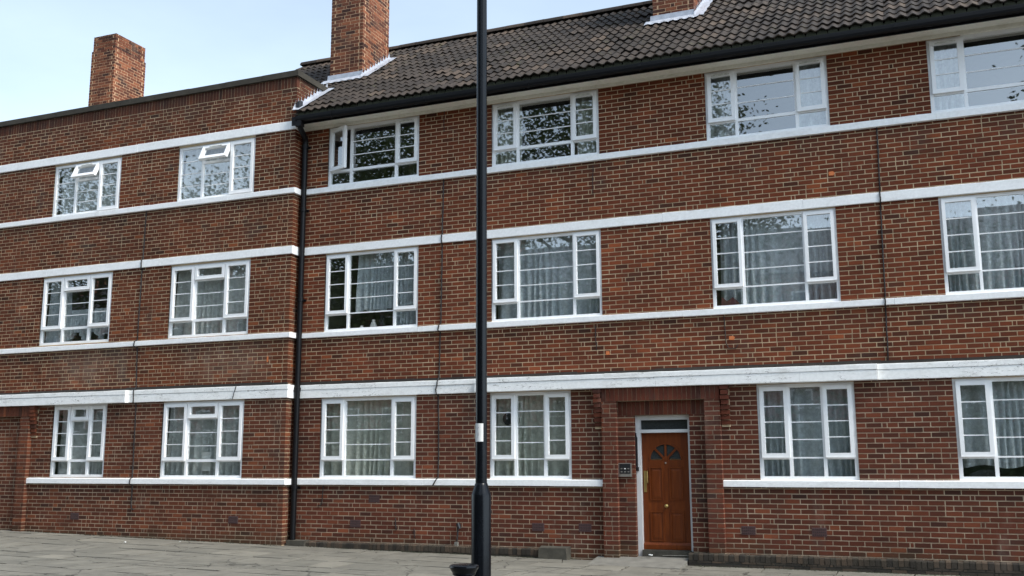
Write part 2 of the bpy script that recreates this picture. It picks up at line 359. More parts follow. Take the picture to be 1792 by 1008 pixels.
# flagstones in rows parallel to the wall, mixed lengths
rows = []; y = -.02
rng = random.Random(3)
while y > -8.95:
    d = rng.choice([.45, .6, .6, .75]); rows.append((max(y-d, -8.99), y)); y -= d
rest = MB(); n_near = 0
for (ya, yb) in rows:
    x = -24 + rng.uniform(0, .8)
    while x < 8:
        L = rng.choice([.6, .75, .9, .9, 1.05]); a, b = x+.006+rng.uniform(0,.008), x+L-.006-rng.uniform(0,.008)
        sk = rng.uniform(-.012, .012)
        tz = [rng.uniform(-.006, .006) for _ in range(4)]
        cor = [(a+sk, ya+.012), (b-sk, ya+.012+rng.uniform(0,.01)), (b+sk*.5, yb-.01-rng.uniform(0,.01)), (a, yb-.01)]
        pts = [(px, py, pave_z(px, py)-.05) for px, py in cor] + [(px, py, pave_z(px, py)+tz[i]) for i, (px, py) in enumerate(cor)]
        if yb > -3.6 and -18.8 < x < 1.9 and n_near < 300:
            mb = MB()
            if rng.random() < .3:      # a cracked stone: two pieces
                fcut = rng.uniform(.3, .7); f2 = min(.9, max(.1, fcut+rng.uniform(-.25, .25)))
                lo = [Vector(p) for p in pts]
                def lerp(i, j, f): return lo[i].lerp(lo[j], f)
                A, Bq = lerp(0,1,fcut), lerp(3,2,f2); A2, B2 = lerp(4,5,fcut), lerp(7,6,f2); gp = Vector((.014,0,0)); dz = Vector((0,0,rng.uniform(-.008,.008)))
                mb.hexa([lo[0], A, Bq, lo[3], lo[4], A2, B2, lo[7]])
                mb.hexa([A+gp, lo[1], lo[2], Bq+gp, A2+gp+dz, lo[5], lo[6], B2+gp+dz])
            else: mb.hexa(pts)
            mb.build('flagstone', M_PAVE, pavement); n_near += 1
        else: rest.hexa(pts)
        x += L
rest.build('flagstones', M_PAVE, pavement, stuff=True)

# ------------------------------------------------------------------ brick laying
CO, BH, BJ = .0751, .0615, .0135
ROW0 = -.10
class Face:
    """a vertical brick face: origin, unit direction u along it, outward normal n"""
    def __init__(s, o, u, n): s.o, s.u, s.n = Vector(o), Vector(u), Vector(n)
    def P(s, u, d, z): p = s.o + s.u*u + s.n*d; return (p.x, p.y, z)
def sub(intervals, a, b):
    out = []
    for (p, q) in intervals:
        if b <= p or a >= q: out.append((p, q)); continue
        if a > p: out.append((p, a))
        if b < q: out.append((b, q))
    return out
def courses(face, u0, u1, z0, z1, holes=(), covers=(), corner=None, header=.05, seed=1, bricks=None, depth=.10):
    """records of bricks (face,u0,u1,z0,z1,proud,depth)"""
    rg = random.Random(seed); out = bricks if bricks is not None else []
    k0 = int(math.floor((z0-ROW0)/CO)); k = k0
    while ROW0 + k*CO < z1 - .02:
        za = ROW0 + k*CO; zb = za + BH
        a0, a1 = max(za, z0), min(zb, z1)
        k += 1
        if a1 - a0 < .012: continue
        iv = [(u0, u1)]
        if corner: iv = [(u0 + (corner[0] if (k % 2) else corner[1] if len(corner) > 3 else 0), u1 - (corner[2] if (k % 2) else corner[3]))] if len(corner) > 3 else iv
        for (h0, h1, hz0, hz1) in holes:
            if hz0 < a1-.004 and hz1 > a0+.004: iv = sub(iv, h0, h1)
        for (h0, h1, hz0, hz1) in covers:
            if hz0 <= a0 and hz1 >= a1: iv = sub(iv, h0, h1)
        ph = (0 if k % 2 else .1125) + .0
        for (p, q) in iv:
            j = math.floor((p-ph)/.225); cuts = [p]
            while True:
                j += 1; c = ph + j*.225
                if c >= q - .035: break
                if c > p + .035:
                    cuts.append(c + rg.uniform(-.006, .006))
            cuts.append(q)
            edges = list(zip(cuts, cuts[1:]))
            for (a, b) in edges:
                gapl = BJ/2 if a > p else .0; gapr = BJ/2 if b < q else .0
                segs = [(a+gapl, b-gapr)]
                r = rg.random()
                if b-a > .19 and r < header:
                    c = a + (b-a)*rg.choice([.5, .5, .25, .75, .32]); segs = [(a+gapl, c-.0065), (c+.0065, b-gapr)]
                for (s0, s1) in segs:
                    if s1-s0 < .012: continue
                    out.append((face, s0, s1, a0 + rg.uniform(-.0015,.0015), a1 + rg.uniform(-.0015,.0015), rg.uniform(-.0018, .0025), depth))
    return out
def soldiers(face, u0, u1, z0, z1, seed=1, bricks=None, holes=(), depth=.1, pitch=.075):
    rg = random.Random(seed); out = bricks if bricks is not None else []
    n = max(1, round((u1-u0)/pitch)); p = (u1-u0)/n
    for i in range(n):
        a, b = u0+i*p+.004, u0+(i+1)*p-.004
        if any(h0 < (a+b)/2 < h1 and hz0 < z1 and hz1 > z0 for (h0, h1, hz0, hz1) in holes): continue
        out.append((face, a, b, z0+.003, z1-.003, rg.uniform(-.001, .003), depth))
    return out
def brick_into(mb, rec):
    f, a, b, z0, z1, pr, dp = rec
    P = f.P; i = len(mb.v)
    mb.v += [P(a,pr,z0), P(b,pr,z0), P(b,-dp,z0), P(a,-dp,z0), P(a,pr,z1), P(b,pr,z1), P(b,-dp,z1), P(a,-dp,z1)]
    for q in ((0,3,2,1),(4,5,6,7),(0,1,5,4),(1,2,6,5),(3,0,4,7)): mb.f.append(tuple(i+c for c in q))
def place_bricks(bricks, parent, mat, n_obj, stuff_name='brickwork', xr=(-99, 99)):
    """the nearest n_obj whole stretchers as objects sharing a mesh, the rest joined"""
    cand = [(i, (Vector(r[0].P((r[1]+r[2])/2, 0, (r[3]+r[4])/2))-CAM).length) for i, r in enumerate(bricks)
            if abs((r[2]-r[1]) - .2115) < .007 and r[4]-r[3] > .055 and abs(r[0].n.y) > .9 and xr[0] < r[0].P((r[1]+r[2])/2, 0, 0)[0] < xr[1]]
    cand.sort(key=lambda c: c[1]); chosen = {i for i, _ in cand[:n_obj]}
    if chosen:
        mb = MB(); h = .1058; mb.box(-h, h, -.0, .1, -.0308, .0308, 'k'); me = mb.mesh('brick', mat)
    joined = MB()
    for i, r in enumerate(bricks):
        if i in chosen:
            p = r[0].P((r[1]+r[2])/2, r[5], (r[3]+r[4])/2)
            obj('brick', me, parent, p)
        else: brick_into(joined, r)
    joined.build(stuff_name, mat, parent, stuff=True)
def backing(mb, face, u0, u1, z0, z1, holes, d=-.0035, reveal=.16):
    us = sorted({u0, u1} | {min(max(h, u0), u1) for r in holes for h in r[:2]}); zs = sorted({z0, z1} | {min(max(h, z0), z1) for r in holes for h in r[2:]})
    for a, b in zip(us, us[1:]):
        for c, e in zip(zs, zs[1:]):
            mu, mz = (a+b)/2, (c+e)/2
            if any(h[0] < mu < h[1] and h[2] < mz < h[3] for h in holes): continue
            mb.poly([face.P(a,d,c), face.P(b,d,c), face.P(b,d,e), face.P(a,d,e)])
    for (a, b, c, e) in holes:
        a, b, c, e = max(a,u0), min(b,u1), max(c,z0), min(e,z1)
        for q in (((a,c),(a,e)), ((a,e),(b,e)), ((b,e),(b,c)), ((b,c),(a,c))):
            (ua, za), (ub, zb) = q
            mb.poly([face.P(ua,d,za), face.P(ub,d,zb), face.P(ub,-reveal,zb), face.P(ua,-reveal,za)])

# ------------------------------------------------------------------ the two buildings
block = bpy.data.objects.new('apartment_block', None); COL.objects.link(block); block.location = (0, 0, 0)
tag(block, 'red brick apartment block with pitched tile roof, black gutter and brown front door', 'building')
wing = bpy.data.objects.new('apartment_wing', None); COL.objects.link(wing)
tag(wing, 'flat roofed red brick wing with parapet, standing proud beside the black downpipe', 'building')
YW = -.28; XC = -10.90; XR = 6.0; XL = -21.6
FR = Face((0,0,0), (1,0,0), (0,-1,0)); FW = Face((0,YW,0), (1,0,0), (0,-1,0))
FRET = Face((XC,0,0), (0,1,0), (1,0,0))           # wing's return wall, u = y
Z2, Z1, ZG = (6.812, 8.007), (4.004, 5.492), (1.302, 2.765)
WIN_R = [('r2',-10.325,-8.349,Z2,0),('r2',-6.88,-4.855,Z2,1),('r2',-3.0,-1.038,Z2,2),('r2',.446,2.42,Z2,3),
         ('r1',-10.32,-8.335,Z1,0),('r1',-6.885,-4.857,Z1,1),('r1',-2.998,-1.035,Z1,2),('r1',.446,2.42,Z1,3),
         ('r1',-10.332,-8.338,ZG,0),('rn',-6.917,-5.434,ZG,1),('rn',-2.373,-.923,ZG,2),('r1',.44,2.41,ZG,3)]
WIN_L = [('l2',-17.07,-15.21,(6.80,7.945),1),('l2',-13.72,-11.83,(6.80,7.945),0),
         ('l1',-17.16,-15.25,(4.035,5.485),1),('l1',-13.76,-11.83,(4.02,5.48),0),
         ('l1',-16.60,-15.17,(1.315,2.775),1),('l1',-13.77,-11.84,(1.302,2.765),0)]
holes_r = [(a, b, z[0], z[1]) for _, a, b, z, _ in WIN_R]; holes_l = [(a, b, z[0], z[1]) for _, a, b, z, _ in WIN_L]
PCX = -3.905; PW = .97; PREC = .722; POP = .455
porch_hole = (PCX-PREC, PCX+PREC, -.2, 2.56)
holes_r2 = holes_r + [porch_hole]
LPX = -18.11
holes_l2 = holes_l

# --- block wall
wb = MB(); backing(wb, FR, XC-.1, XR, 2.9, 8.2, [h for h in holes_r2 if h[2] > 2.9])
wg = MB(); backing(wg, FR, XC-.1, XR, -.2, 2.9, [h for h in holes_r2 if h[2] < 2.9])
wb.poly([(XR,.007,-.2),(XR,9,-.2),(XR,9,8.2),(XR,.007,8.2)]); wb.poly([(XC-2.3,9,-.2),(XR,9,-.2),(XR,9,8.2),(XC-2.3,9,8.2)])
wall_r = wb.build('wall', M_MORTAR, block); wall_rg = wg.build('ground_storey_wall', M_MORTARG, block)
cov = [(-30,30,6.698,6.80),(-30,30,5.503,5.657),(-30,30,3.903,4.0),(-30,30,2.777,3.035),(-30,PCX-PW,1.192,1.295),(PCX+PW,30,1.192,1.295),
       (PCX-PW,PCX+PW,-.2,2.777)]
br = courses(FR, XC+.003, XR, -.06, 8.01, holes_r2, cov, header=.07, seed=11)
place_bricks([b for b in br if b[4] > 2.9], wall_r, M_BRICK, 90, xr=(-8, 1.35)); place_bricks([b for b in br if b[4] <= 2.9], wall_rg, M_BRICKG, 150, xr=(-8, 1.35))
# --- wing wall
wb = MB(); backing(wb, FW, XL, XC-.007, 2.9, 9.06, [h for h in holes_l2 if h[2] > 2.9])
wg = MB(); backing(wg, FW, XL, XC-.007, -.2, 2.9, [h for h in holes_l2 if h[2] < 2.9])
wb.poly([(XC-.007,YW+.007,-.2),(XC-.007,1.2,-.2),(XC-.007,1.2,9.06),(XC-.007,YW+.007,9.06)])
wb.poly([(XL,YW,8.75),(XC-.2,YW,8.75),(XC-.2,9,8.75),(XL,9,8.75)]); wb.poly([(XL,9,-.2),(XC-2,9,-.2),(XC-2,9,9.06),(XL,9,9.06)]); wb.poly([(XL,YW+.007,-.2),(XL,9,-.2),(XL,9,9.06),(XL,YW+.007,9.06)])
wb.poly([(XL,YW+.22,8.75),(XC-.22,YW+.22,8.75),(XC-.22,YW+.22,9.06),(XL,YW+.22,9.06)])
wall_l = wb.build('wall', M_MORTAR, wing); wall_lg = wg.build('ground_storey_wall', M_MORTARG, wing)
covl = [(-30,30,6.690,6.80),(-30,30,5.503,5.657),(-30,30,3.903,4.0),(-30,30,2.777,3.035),(LPX+PW,30,1.192,1.295),(-30,30,7.97,8.14),(LPX-PW,LPX+PW,-.2,2.777)]
bl = courses(FW, XL, XC, .0, 8.835, holes_l2, covl, header=.30, seed=21, corner=(0,0,.0,.1125))
soldiers(FW, XL, XC-.0, 8.835, 9.055, 5, bl)
courses(FRET, YW, .0, .0, 8.2, (), [(-1,1,6.690,6.80),(-1,1,5.503,5.657),(-1,1,3.903,4.0),(-1,1,2.777,3.035),(-1,1,1.192,1.295)], header=.3, seed=22, bricks=bl, corner=(.1125,.0,.0,.0))
courses(FRET, YW, 1.0, 8.14, 8.835, (), (), header=.1, seed=23, bricks=bl, corner=(.1125,.0,.0,.0))
courses(FRET, YW+.11, 1.0, 8.835, 9.055, (), (), header=.1, seed=24, bricks=bl)
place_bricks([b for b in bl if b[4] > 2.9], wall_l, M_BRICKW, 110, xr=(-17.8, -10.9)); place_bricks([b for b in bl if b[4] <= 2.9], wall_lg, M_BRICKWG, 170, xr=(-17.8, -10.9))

# --- painted bands
def band(name, parent, mat, x0, x1, z0, z1, yf, yb=.03, ends=None, seed=1, seg=.22, joints=()):
    """long painted course with slightly uneven arrises; yf front face"""
    rg = random.Random(seed); mb = MB(); n = max(1, int((x1-x0)/seg)); prof = []
    for i in range(n+1):
        x = x0+(x1-x0)*i/n; j = lambda s=.0028: rg.uniform(-s, s)
        c = .006
        prof.append([(x, yb, z0), (x, yf+c+j(.001), z0+j(.001)), (x, yf+j(.001), z0+c+j()), (x, yf+j(.001), z1-c+j()), (x, yf+c, z1+j()), (x, yb, z1+.012)])
    i0 = 0
    for p in prof: mb.v += p
    for i in range(n):
        for k in range(6):
            kn = (k+1) % 6; mb.f.append((i*6+k, i*6+kn, (i+1)*6+kn, (i+1)*6+k))
    mb.f.append(tuple(range(5,-1,-1))); mb.f.append(tuple(n*6+k for k in range(6)))
    return mb.build(name, mat, parent)
def band_run(parent, mat, name, x0, x1, z0, z1, yf, yb=.03, seed=1):
    """run laid as cast lengths with open joints"""
    rg = random.Random(seed); x = x0
    while x < x1-.01:
        L = rg.uniform(2.2, 3.8); xe = x1 if x+L > x1-.8 else x+L
        band(name, parent, mat, x, xe-(.003 if xe < x1 else 0), z0+rg.uniform(-.003,.003), z1+rg.uniform(-.003,.003), yf+rg.uniform(-.002,.002), yb, seed=rg.randint(0,9999)); x = xe
# block bands
XA = XC + .02
band_run(block, M_PAINT, 'sill_band', XA, XR, 6.698, 6.806, -.062, seed=1)
band_run(block, M_PAINT, 'lintel_band', XA, XR, 5.503, 5.657, -.035, seed=2)
band_run(block, M_PAINT, 'sill_band', XA, XR, 3.903, 3.998, -.062, seed=3)
def low_band(parent, x0, x1, yf, seed):
    band_run(parent, M_PAINTG, 'lintel_band', x0, x1, 2.777, 2.928, yf, seed=seed)
    band_run(parent, M_PAINTG, 'lintel_band', x0, x1, 2.930, 3.016, yf-.008, seed=seed+50)
low_band(block, XA, -7.14, -.05, 4); low_band(block, -7.137, -.575, -.15, 5); low_band(block, -.572, XR, -.05, 6)
band_run(block, M_PAINT, 'sill_band', XA, PCX-PW-.002, 1.192, 1.296, -.062, seed=7)
band_run(block, M_PAINT, 'sill_band', PCX+PW+.002, XR, 1.192, 1.296, -.062, seed=8)
# wing bands, with their returns round the corner
def wing_band(z0, z1, pr, mat, name, x0=XL, seed=1):
    band_run(wing, mat, name, x0, XC+pr, z0, z1, YW-pr, YW+.03, seed)
    mb = MB(); mb.box(XC-.03, XC+pr-.001, YW+.031, -.002, z0, z1+.004); mb.build(name, mat, wing)
wing_band(7.975, 8.145, .032, M_PAINT, 'lintel_band', seed=30)
wing_band(6.690, 6.795, .06, M_PAINT, 'sill_band', seed=31)
wing_band(5.503, 5.657, .035, M_PAINT, 'lintel_band', seed=32)
wing_band(3.903, 3.998, .06, M_PAINT, 'sill_band', seed=33)
wing_band(2.777, 2.928, .05, M_PAINTG, 'lintel_band', -14.59, 34)
wing_band(2.930, 3.016, .056, M_PAINTG, 'lintel_band', -14.59, 35)
band_run(wing, M_PAINTG, 'lintel_band', XL, -14.593, 2.777, 2.928, YW-.15, YW+.03, 36); band_run(wing, M_PAINTG, 'lintel_band', XL, -14.593, 2.930, 3.016, YW-.158, YW+.03, 37)
wing_band(1.192, 1.296, .06, M_PAINT, 'sill_band', -17.138, 38)
# bitumen damp course and the cable run over the low band
for par, x0, x1, yy in ((block, XA, XR, 0), (wing, XL, XC+.012, YW)):
    rg = random.Random(5); x = x0
    while x < x1-.05:
        xe = min(x1, x+rg.uniform(.5, 1.6)); mb = MB(); mb.box(x, xe-.001, yy-.02-rg.uniform(0,.012), yy+.02, 3.024+rg.uniform(-.004,.006), 3.070+rg.uniform(-.008,.010)); mb.build('damp_course', M_DPC, par); x = xe

# ------------------------------------------------------------------ windows
FRY, FRD = .03, .07          # frame front (behind brick face) and depth
def bx(mb, x0, x1, z0, z1, y0, y1): mb.box(x0, x1, y0, y1, z0, z1)
def make_window(parent, kind, x0, x1, zz, yw, opts=()):
    z0, z1 = zz; W = x1-x0; yf = yw+FRY; yb = yf+FRD
    win = MB(); fr = .050 if kind == 'r1' and z0 > 3 else .056; mu = .044 if kind == 'r1' and z0 > 3 else .052
    # outer frame
    z0i, z1i = z0+fr, z1-fr
    bx(win, x0, x0+fr, z0, z1, yf, yb); bx(win, x1-fr, x1, z0, z1, yf, yb)
    bx(win, x0+fr, x1-fr, z0, z0+fr, yf+.001, yb-.001); bx(win, x0+fr, x1-fr, z1-fr, z1, yf+.001, yb-.001)
    side = {'r2': .50, 'r1': .50, 'rn': .475, 'l2': .60, 'l1': .60}[kind]
    if kind in ('l1',) and W < 1.6: side = .475
    xm1, xm2 = x0+side, x1-side
    for xm in (xm1, xm2): bx(win, xm-mu/2, xm+mu/2, z0+fr, z1-fr, yf+.002, yb-.002)
    w_o = win.build('window', M_UPVC, parent)
    def bar(a, b, z, t=.015):
        mb = MB(); bx(mb, a, b, z-t/2, z+t/2, yf+.012, yf+.032); mb.build('glazing_bar', M_UPVC, w_o)
    def pane(a, b, c, d, yy=None, T=None):
        mb = MB(); yy = yf+.022 if yy is None else yy; tx, tz_ = random.uniform(-.0016,.0016)*(b-a), random.uniform(-.0016,.0016)*(d-c)   # no two panes sit quite true
        mb.hexa([(a,yy-tx-tz_,c),(b,yy+tx-tz_,c),(b,yy+tx-tz_+.006,c),(a,yy-tx-tz_+.006,c),(a,yy-tx+tz_,d),(b,yy+tx+tz_,d),(b,yy+tx+tz_+.006,d),(a,yy-tx+tz_+.006,d)]); o = mb.build('pane', M_GLASS, w_o)
        if T is not None: o.matrix_local = T
        return o
    def light(a, b, c, d, nb):
        """fixed light with nb glazing bars"""
        h = (d-c)/(nb+1)
        for i in range(nb+1): pane(a-.006, b+.006, c+i*h + (.004 if i else -.006), c+(i+1)*h - (.004 if i < nb else -.006))
        for i in range(nb): bar(a, b, c+(i+1)*h)
    def sash(a, b, c, d, nb, T=None, vent=False):
        s = .036 if kind == 'r1' and z0 > 3 else .045; mb = MB(); y0, y1 = yf-.036, yf+.03
        bx(mb, a-.014, a+s, c-.014, d+.014, y0, y1); bx(mb, b-s, b+.014, c-.014, d+.014, y0, y1)
        bx(mb, a+s, b-s, c-.014, c+s, y0+.001, y1-.001); bx(mb, a+s, b-s, d-s, d+.014, y0+.001, y1-.001)
        # drip lip under the opener
        bx(mb, a-.012, b+.012, c-.024, c-.0145, y0-.008, y1-.02)
        so = mb.build('sash', M_UPVC, w_o)
        if T is not None: so.matrix_local = T
        h = (d-c-2*s)/(nb+1)
        for i in range(nb+1): pane(a+s-.006, b-s+.006, c+s+i*h+(.004 if i else -.006), c+s+(i+1)*h-(.004 if i < nb else -.006), yf-.002, T)
        for i in range(nb):
            mb = MB(); z = c+s+(i+1)*h; bx(mb, a+s, b-s, z-.0075, z+.0075, yf-.012, yf+.010); o = mb.build('glazing_bar', M_UPVC, w_o)
            if T is not None: o.matrix_local = T
        if vent:
            mb = MB(); xc = (a+b)/2; bx(mb, xc-.15, xc+.15, d-.036, d-.018, y0-.014, y0-.0005); bx(mb, xc-.11, xc+.11, d-.020, d-.006, y0-.010, y0-.0006)
            o = mb.build('trickle_vent', M_TRICKLE, w_o)
            if T is not None: o.matrix_local = T
    def hinge(px, py, pz, axis, ang):
        return Matrix.Translation((px,py,pz)) @ Matrix.Rotation(ang, 4, axis) @ Matrix.Translation((-px,-py,-pz))
    L = (x0+fr, xm1-mu/2); C = (xm1+mu/2, xm2-mu/2); Rr = (xm2+mu/2, x1-fr)
    tr = .31 if kind == 'r2' else .335; tz = z0+tr; tm = .05
    def transom(a, b, z=None):
        z = tz if z is None else z
        mb = MB(); bx(mb, a, b, z-tm/2, z+tm/2, yf+.003, yb-.003); mb.build('transom', M_UPVC, w_o)
    if kind == 'r2':
        for q in (L, C, Rr): transom(*q); light(q[0], q[1], z0i, tz-tm/2, 0)
        light(C[0], C[1], tz+tm/2, z1i, 2)
        T = hinge(L[0], yf-.02, 0, 'Z', R(-21)) if 'open' in opts else None
        sash(L[0], L[1], tz+tm/2, z1i, 0 if T else 2, T, vent=T is None); sash(Rr[0], Rr[1], tz+tm/2, z1i, 2, vent=True)
    elif kind in ('r1', 'rn'):
        for q in (L, Rr): transom(*q); light(q[0], q[1], z0i, tz-tm/2, 0); sash(q[0], q[1], tz+tm/2, z1i, 3)
        light(C[0], C[1], z0i, tz-tm/2+.015, 0); bar(C[0], C[1], tz, .022); light(C[0], C[1], tz+.01, z1i, 3)
    elif kind == 'l2':
        light(L[0], L[1], z0i, z1i, 3 if 'a' not in opts else 2)
        zv = z1i-.30; transom(C[0], C[1], zv-tm/2); light(C[0], C[1], z0i, zv-tm, 2)
        sash(C[0], C[1], zv, z1i, 0, hinge(0, yf-.02, z1i, 'X', R(-24)), vent=True)
        sash(Rr[0], Rr[1], z0i, z1i, 3)
    elif kind == 'l1':
        for q in (L, C, Rr): transom(*q); light(q[0], q[1], z0i, tz-tm/2, 0)
        sash(L[0], L[1], tz+tm/2, z1i, 3); sash(Rr[0], Rr[1], tz+tm/2, z1i, 3)
        zv = z1i-.24; transom(C[0], C[1], zv-tm/2); sash(C[0], C[1], zv, z1i, 0); light(C[0], C[1], tz+tm/2, zv-tm, 2)
    # room behind
    rm = MB(); yi = yw+.161; e = .25
    A = [(x0-e, yi, z0-e-.4), (x1+e, yi, z0-e-.4), (x1+e, yi+2.2, z0-e-.4), (x0-e, yi+2.2, z0-e-.4)]; B = [(p[0], p[1], z1+.15) for p in A]
    rm.poly(A); rm.poly(B)
    for i in (1, 2, 3): j = (i+1) % 4; rm.poly([A[i], A[j], B[j], B[i]])
    rm.poly([(x0-e,yi,z0-e-.4),(x1+e,yi,z0-e-.4),(x1+e,yi,z0),(x0-e,yi,z0)]); rm.poly([(x0-e,yi,z1),(x1+e,yi,z1),(x1+e,yi,z1+.15),(x0-e,yi,z1+.15)])
    rm.poly([(x0-e,yi,z0),(x0,yi,z0),(x0,yi,z1),(x0-e,yi,z1)]); rm.poly([(x1,yi,z0),(x1+e,yi,z0),(x1+e,yi,z1),(x1,yi,z1)])
    rm.build('room', M_ROOM, parent)
    sl = MB(); sl.box(x0, x1, yb+.001, yi+.12, z0-.03, z0+.012); sl.build('inner_sill', M_UPVC, parent)

def curtain(x0, x1, z0, z1, y, mat, label, seed, pitch=.085, amp=.052, swag=0, hem=0):
    rg = random.Random(seed); n = max(12, int((x1-x0)/.012)); rows_ = 9; mb = MB(); ph = rg.uniform(0, 6)
    fx = [x0+(x1-x0)*i/n for i in range(n+1)]
    phs = []; a = ph
    for i in range(n+1): a += 2*math.pi*(.012/pitch)*(1+.55*math.sin(fx[i]*5.1+ph)+rg.uniform(-.2,.2)); phs.append(a)
    for r in range(rows_+1):
        t = r/rows_; z = z1+(z0-z1)*t
        for i in range(n+1):
            yy = y + amp*(.45+.75*t)*math.sin(phs[i]+.35*math.sin(3*t+fx[i]*3)) + .01*math.sin(fx[i]*9+ph)
            zz = z + (hem*(math.sin((fx[i]-x0)/(x1-x0)*math.pi*3)**2)*t if hem else 0)
            mb.v.append((fx[i] + .012*math.sin(4*t+phs[i]*.3), yy, zz))
    for r in range(rows_):
        for i in range(n): q = r*(n+1)+i; mb.f.append((q, q+n+1, q+n+2, q+1))
    o = mb.build('net_curtain', mat, None, smooth=True)
    return tag(o, label, 'curtain')

ORD = ['nearest the downpipe', 'second from the downpipe', 'third from the downpipe', 'fourth from the downpipe']
FL = {0: 'top', 1: 'first', 2: 'ground'}
seed = 100
# which curtains hang where: list of (from, to, bottom, material, word)
CUR_R = {(0,1): [(0,.24,0,M_NETC,'narrow cream side'), (.77,.98,0,M_NETC,'pale gathered side')], (0,2): [(0.01,.22,0,M_NET,'narrow white side'), (.76,1,0,M_NET,'wide white side')], (0,3): [(.02,.24,0,M_NET,'narrow white side')],
         (1,0): [(.30,.72,.33,M_NETB,'short sheer'), (.72,.99,0,M_NETB,'tied back white side')], (1,1): [(.0,1,0,M_NETB,'full blue white lace')], (1,2): [(0.04,1,0,M_NETB,'patterned white lace')], (1,3): [(0,1,0,M_NETB,'speckled white lace')],
         (2,0): [(0,1,0,M_NETC,'cream pleated')], (2,1): [(0,1,0,M_NETC,'pale green pleated')], (2,2): [(0,1,0,M_NETB,'blue grey pleated')], (2,3): [(0,1,.14,M_NETB,'blue grey sheer')]}
for i, (kind, a, b, zz, colm) in enumerate(WIN_R):
    fl = i//4; make_window(block, kind, a, b, zz, 0, ('open',) if (fl, colm) == (0, 0) else ())
    for (f0, f1, bt, mat, word) in CUR_R.get((fl, colm), []):
        seed += 1; w_ = b-a
        curtain(a+.02+f0*(w_-.04), a+.02+f1*(w_-.04), zz[0]+.03+bt, zz[1]-.02, .225, mat, f'{word} curtain in {FL[fl]} floor window {ORD[colm]}, tile roofed block', seed, pitch=random.choice([.10,.13,.16]), hem=.05 if bt else 0)
CUR_L = {(0,1): 'white pleated', (0,0): 'white crinkled', (1,1): 'torn short lace', (1,0): 'white gathered', (2,1): 'white ruffled', (2,0): 'bright white pleated'}
for i, (kind, a, b, zz, colm) in enumerate(WIN_L):
    fl = i//2; make_window(wing, kind, a, b, zz, YW, ('a',) if i == 0 else ()); seed += 1
    if (fl, colm) == (1, 1):
        curtain(a+.02, a+.58, zz[0]+.03, zz[1]-.02, YW+.225, M_NETB, 'narrow lace curtain in first floor window second from the downpipe, flat roofed wing', seed)
        curtain(a+.62, b-.02, zz[0]+.1, zz[0]+.75, YW+.225, M_NETB, 'short lace curtain in first floor window second from the downpipe, flat roofed wing', seed+500, hem=.18)
    else:
        curtain(a+.02, b-.02, zz[0]+.03, zz[1]-.02, YW+.225, M_NET, f'{CUR_L[(fl,colm)]} net curtain in {FL[fl]} floor window {ORD[colm]}, flat roofed wing', seed, pitch=random.choice([.10,.13,.16]))

# ------------------------------------------------------------------ porch of the block
def bricks_part(name, parent, recs, mat, back=None):
    """brick piece: mortar core with its bricks joined under it"""
    core = MB()
    for bxs in back or []: core.box(*bxs)
    c = core.build(name, M_MORTARG, parent); j = MB()
    for r in recs: brick_into(j, r)
    j.build('brickwork', mat, c, stuff=True); return c
def few_bricks(name, parent, recs, mat, back, limit=80):
    core = MB()
    for bxs in back: core.box(*bxs)
    c = core.build(name, M_MORTARG, parent)
    for r in recs:
        mb = MB(); brick_into(mb, r); mb.build('brick', mat, c)
    return c
FPO = Face((0,-.10,0), (1,0,0), (0,-1,0)); FP1 = Face((0,.0,0), (1,0,0), (0,-1,0))
M_BRICKP = brick_mat('porch_brick', [(p, (c[0]*.74, c[1]*.80, c[2]*1.02)) for p, c in RED], 1.2, False, True)
for s in (-1, 1):
    a, b = (PCX-PW, PCX-PREC) if s < 0 else (PCX+PREC, PCX+PW)
    rec = courses(FPO, a, b, -.05, 2.56, (), (), header=.25, seed=41+s, depth=.1)
    bricks_part('pilaster', block, rec, M_BRICKP, [(a+.007, b-.007, -.093, .02, -.2, 2.56)])
rec = soldiers(FPO, PCX-PW, PCX+PW, 2.56, 2.776, 44, depth=.1)
few_bricks('soldier_lintel', block, rec, M_BRICKP, [(PCX-PW+.007, PCX+PW-.007, -.093, .02, 2.561, 2.776)])
for s in (-1, 1):
    a, b = (PCX-PREC+.002, PCX-POP) if s < 0 else (PCX+POP, PCX+PREC-.002)
    rec = courses(FP1, a, b, -.05, 2.33, (), (), header=.25, seed=51+s, depth=.1)
    bricks_part('door_jamb', block, rec, M_BRICKP, [(a, b-.007 if s < 0 else b, .007, .3, -.2, 2.33)] if s < 0 else [(a+.007, b, .007, .3, -.2, 2.33)])
rec = soldiers(FP1, PCX-PREC+.002, PCX+PREC-.002, 2.33, 2.558, 54, depth=.1)
few_bricks('soldier_lintel', block, rec, M_BRICKP, [(PCX-PREC, PCX+PREC, .007, .3, 2.331, 2.559)])
# stepped brick brackets under the canopy
def bracket(parent, xc, yw, mat):
    core = MB(); core.box(xc-.066, xc+.066, yw-.02, yw+.02, 2.12, 2.776); c = core.build('bracket', M_MORTAR, parent)
    for k in range(8):
        z1 = 2.775-k*.0785; pr = [.135,.13,.12,.105,.09,.075,.058,.04][k]; wd = .066 if k % 2 == 0 or k > 3 else .055
        mb = MB(); mb.box(xc-wd, xc+wd, yw-pr, yw+.01, z1-.068, z1-.001); mb.build('brick', mat, c)
bracket(block, -4.945, 0, M_BRICKP); bracket(block, -2.86, 0, M_BRICKP); bracket(wing, -17.06, YW, M_BRICKWG)
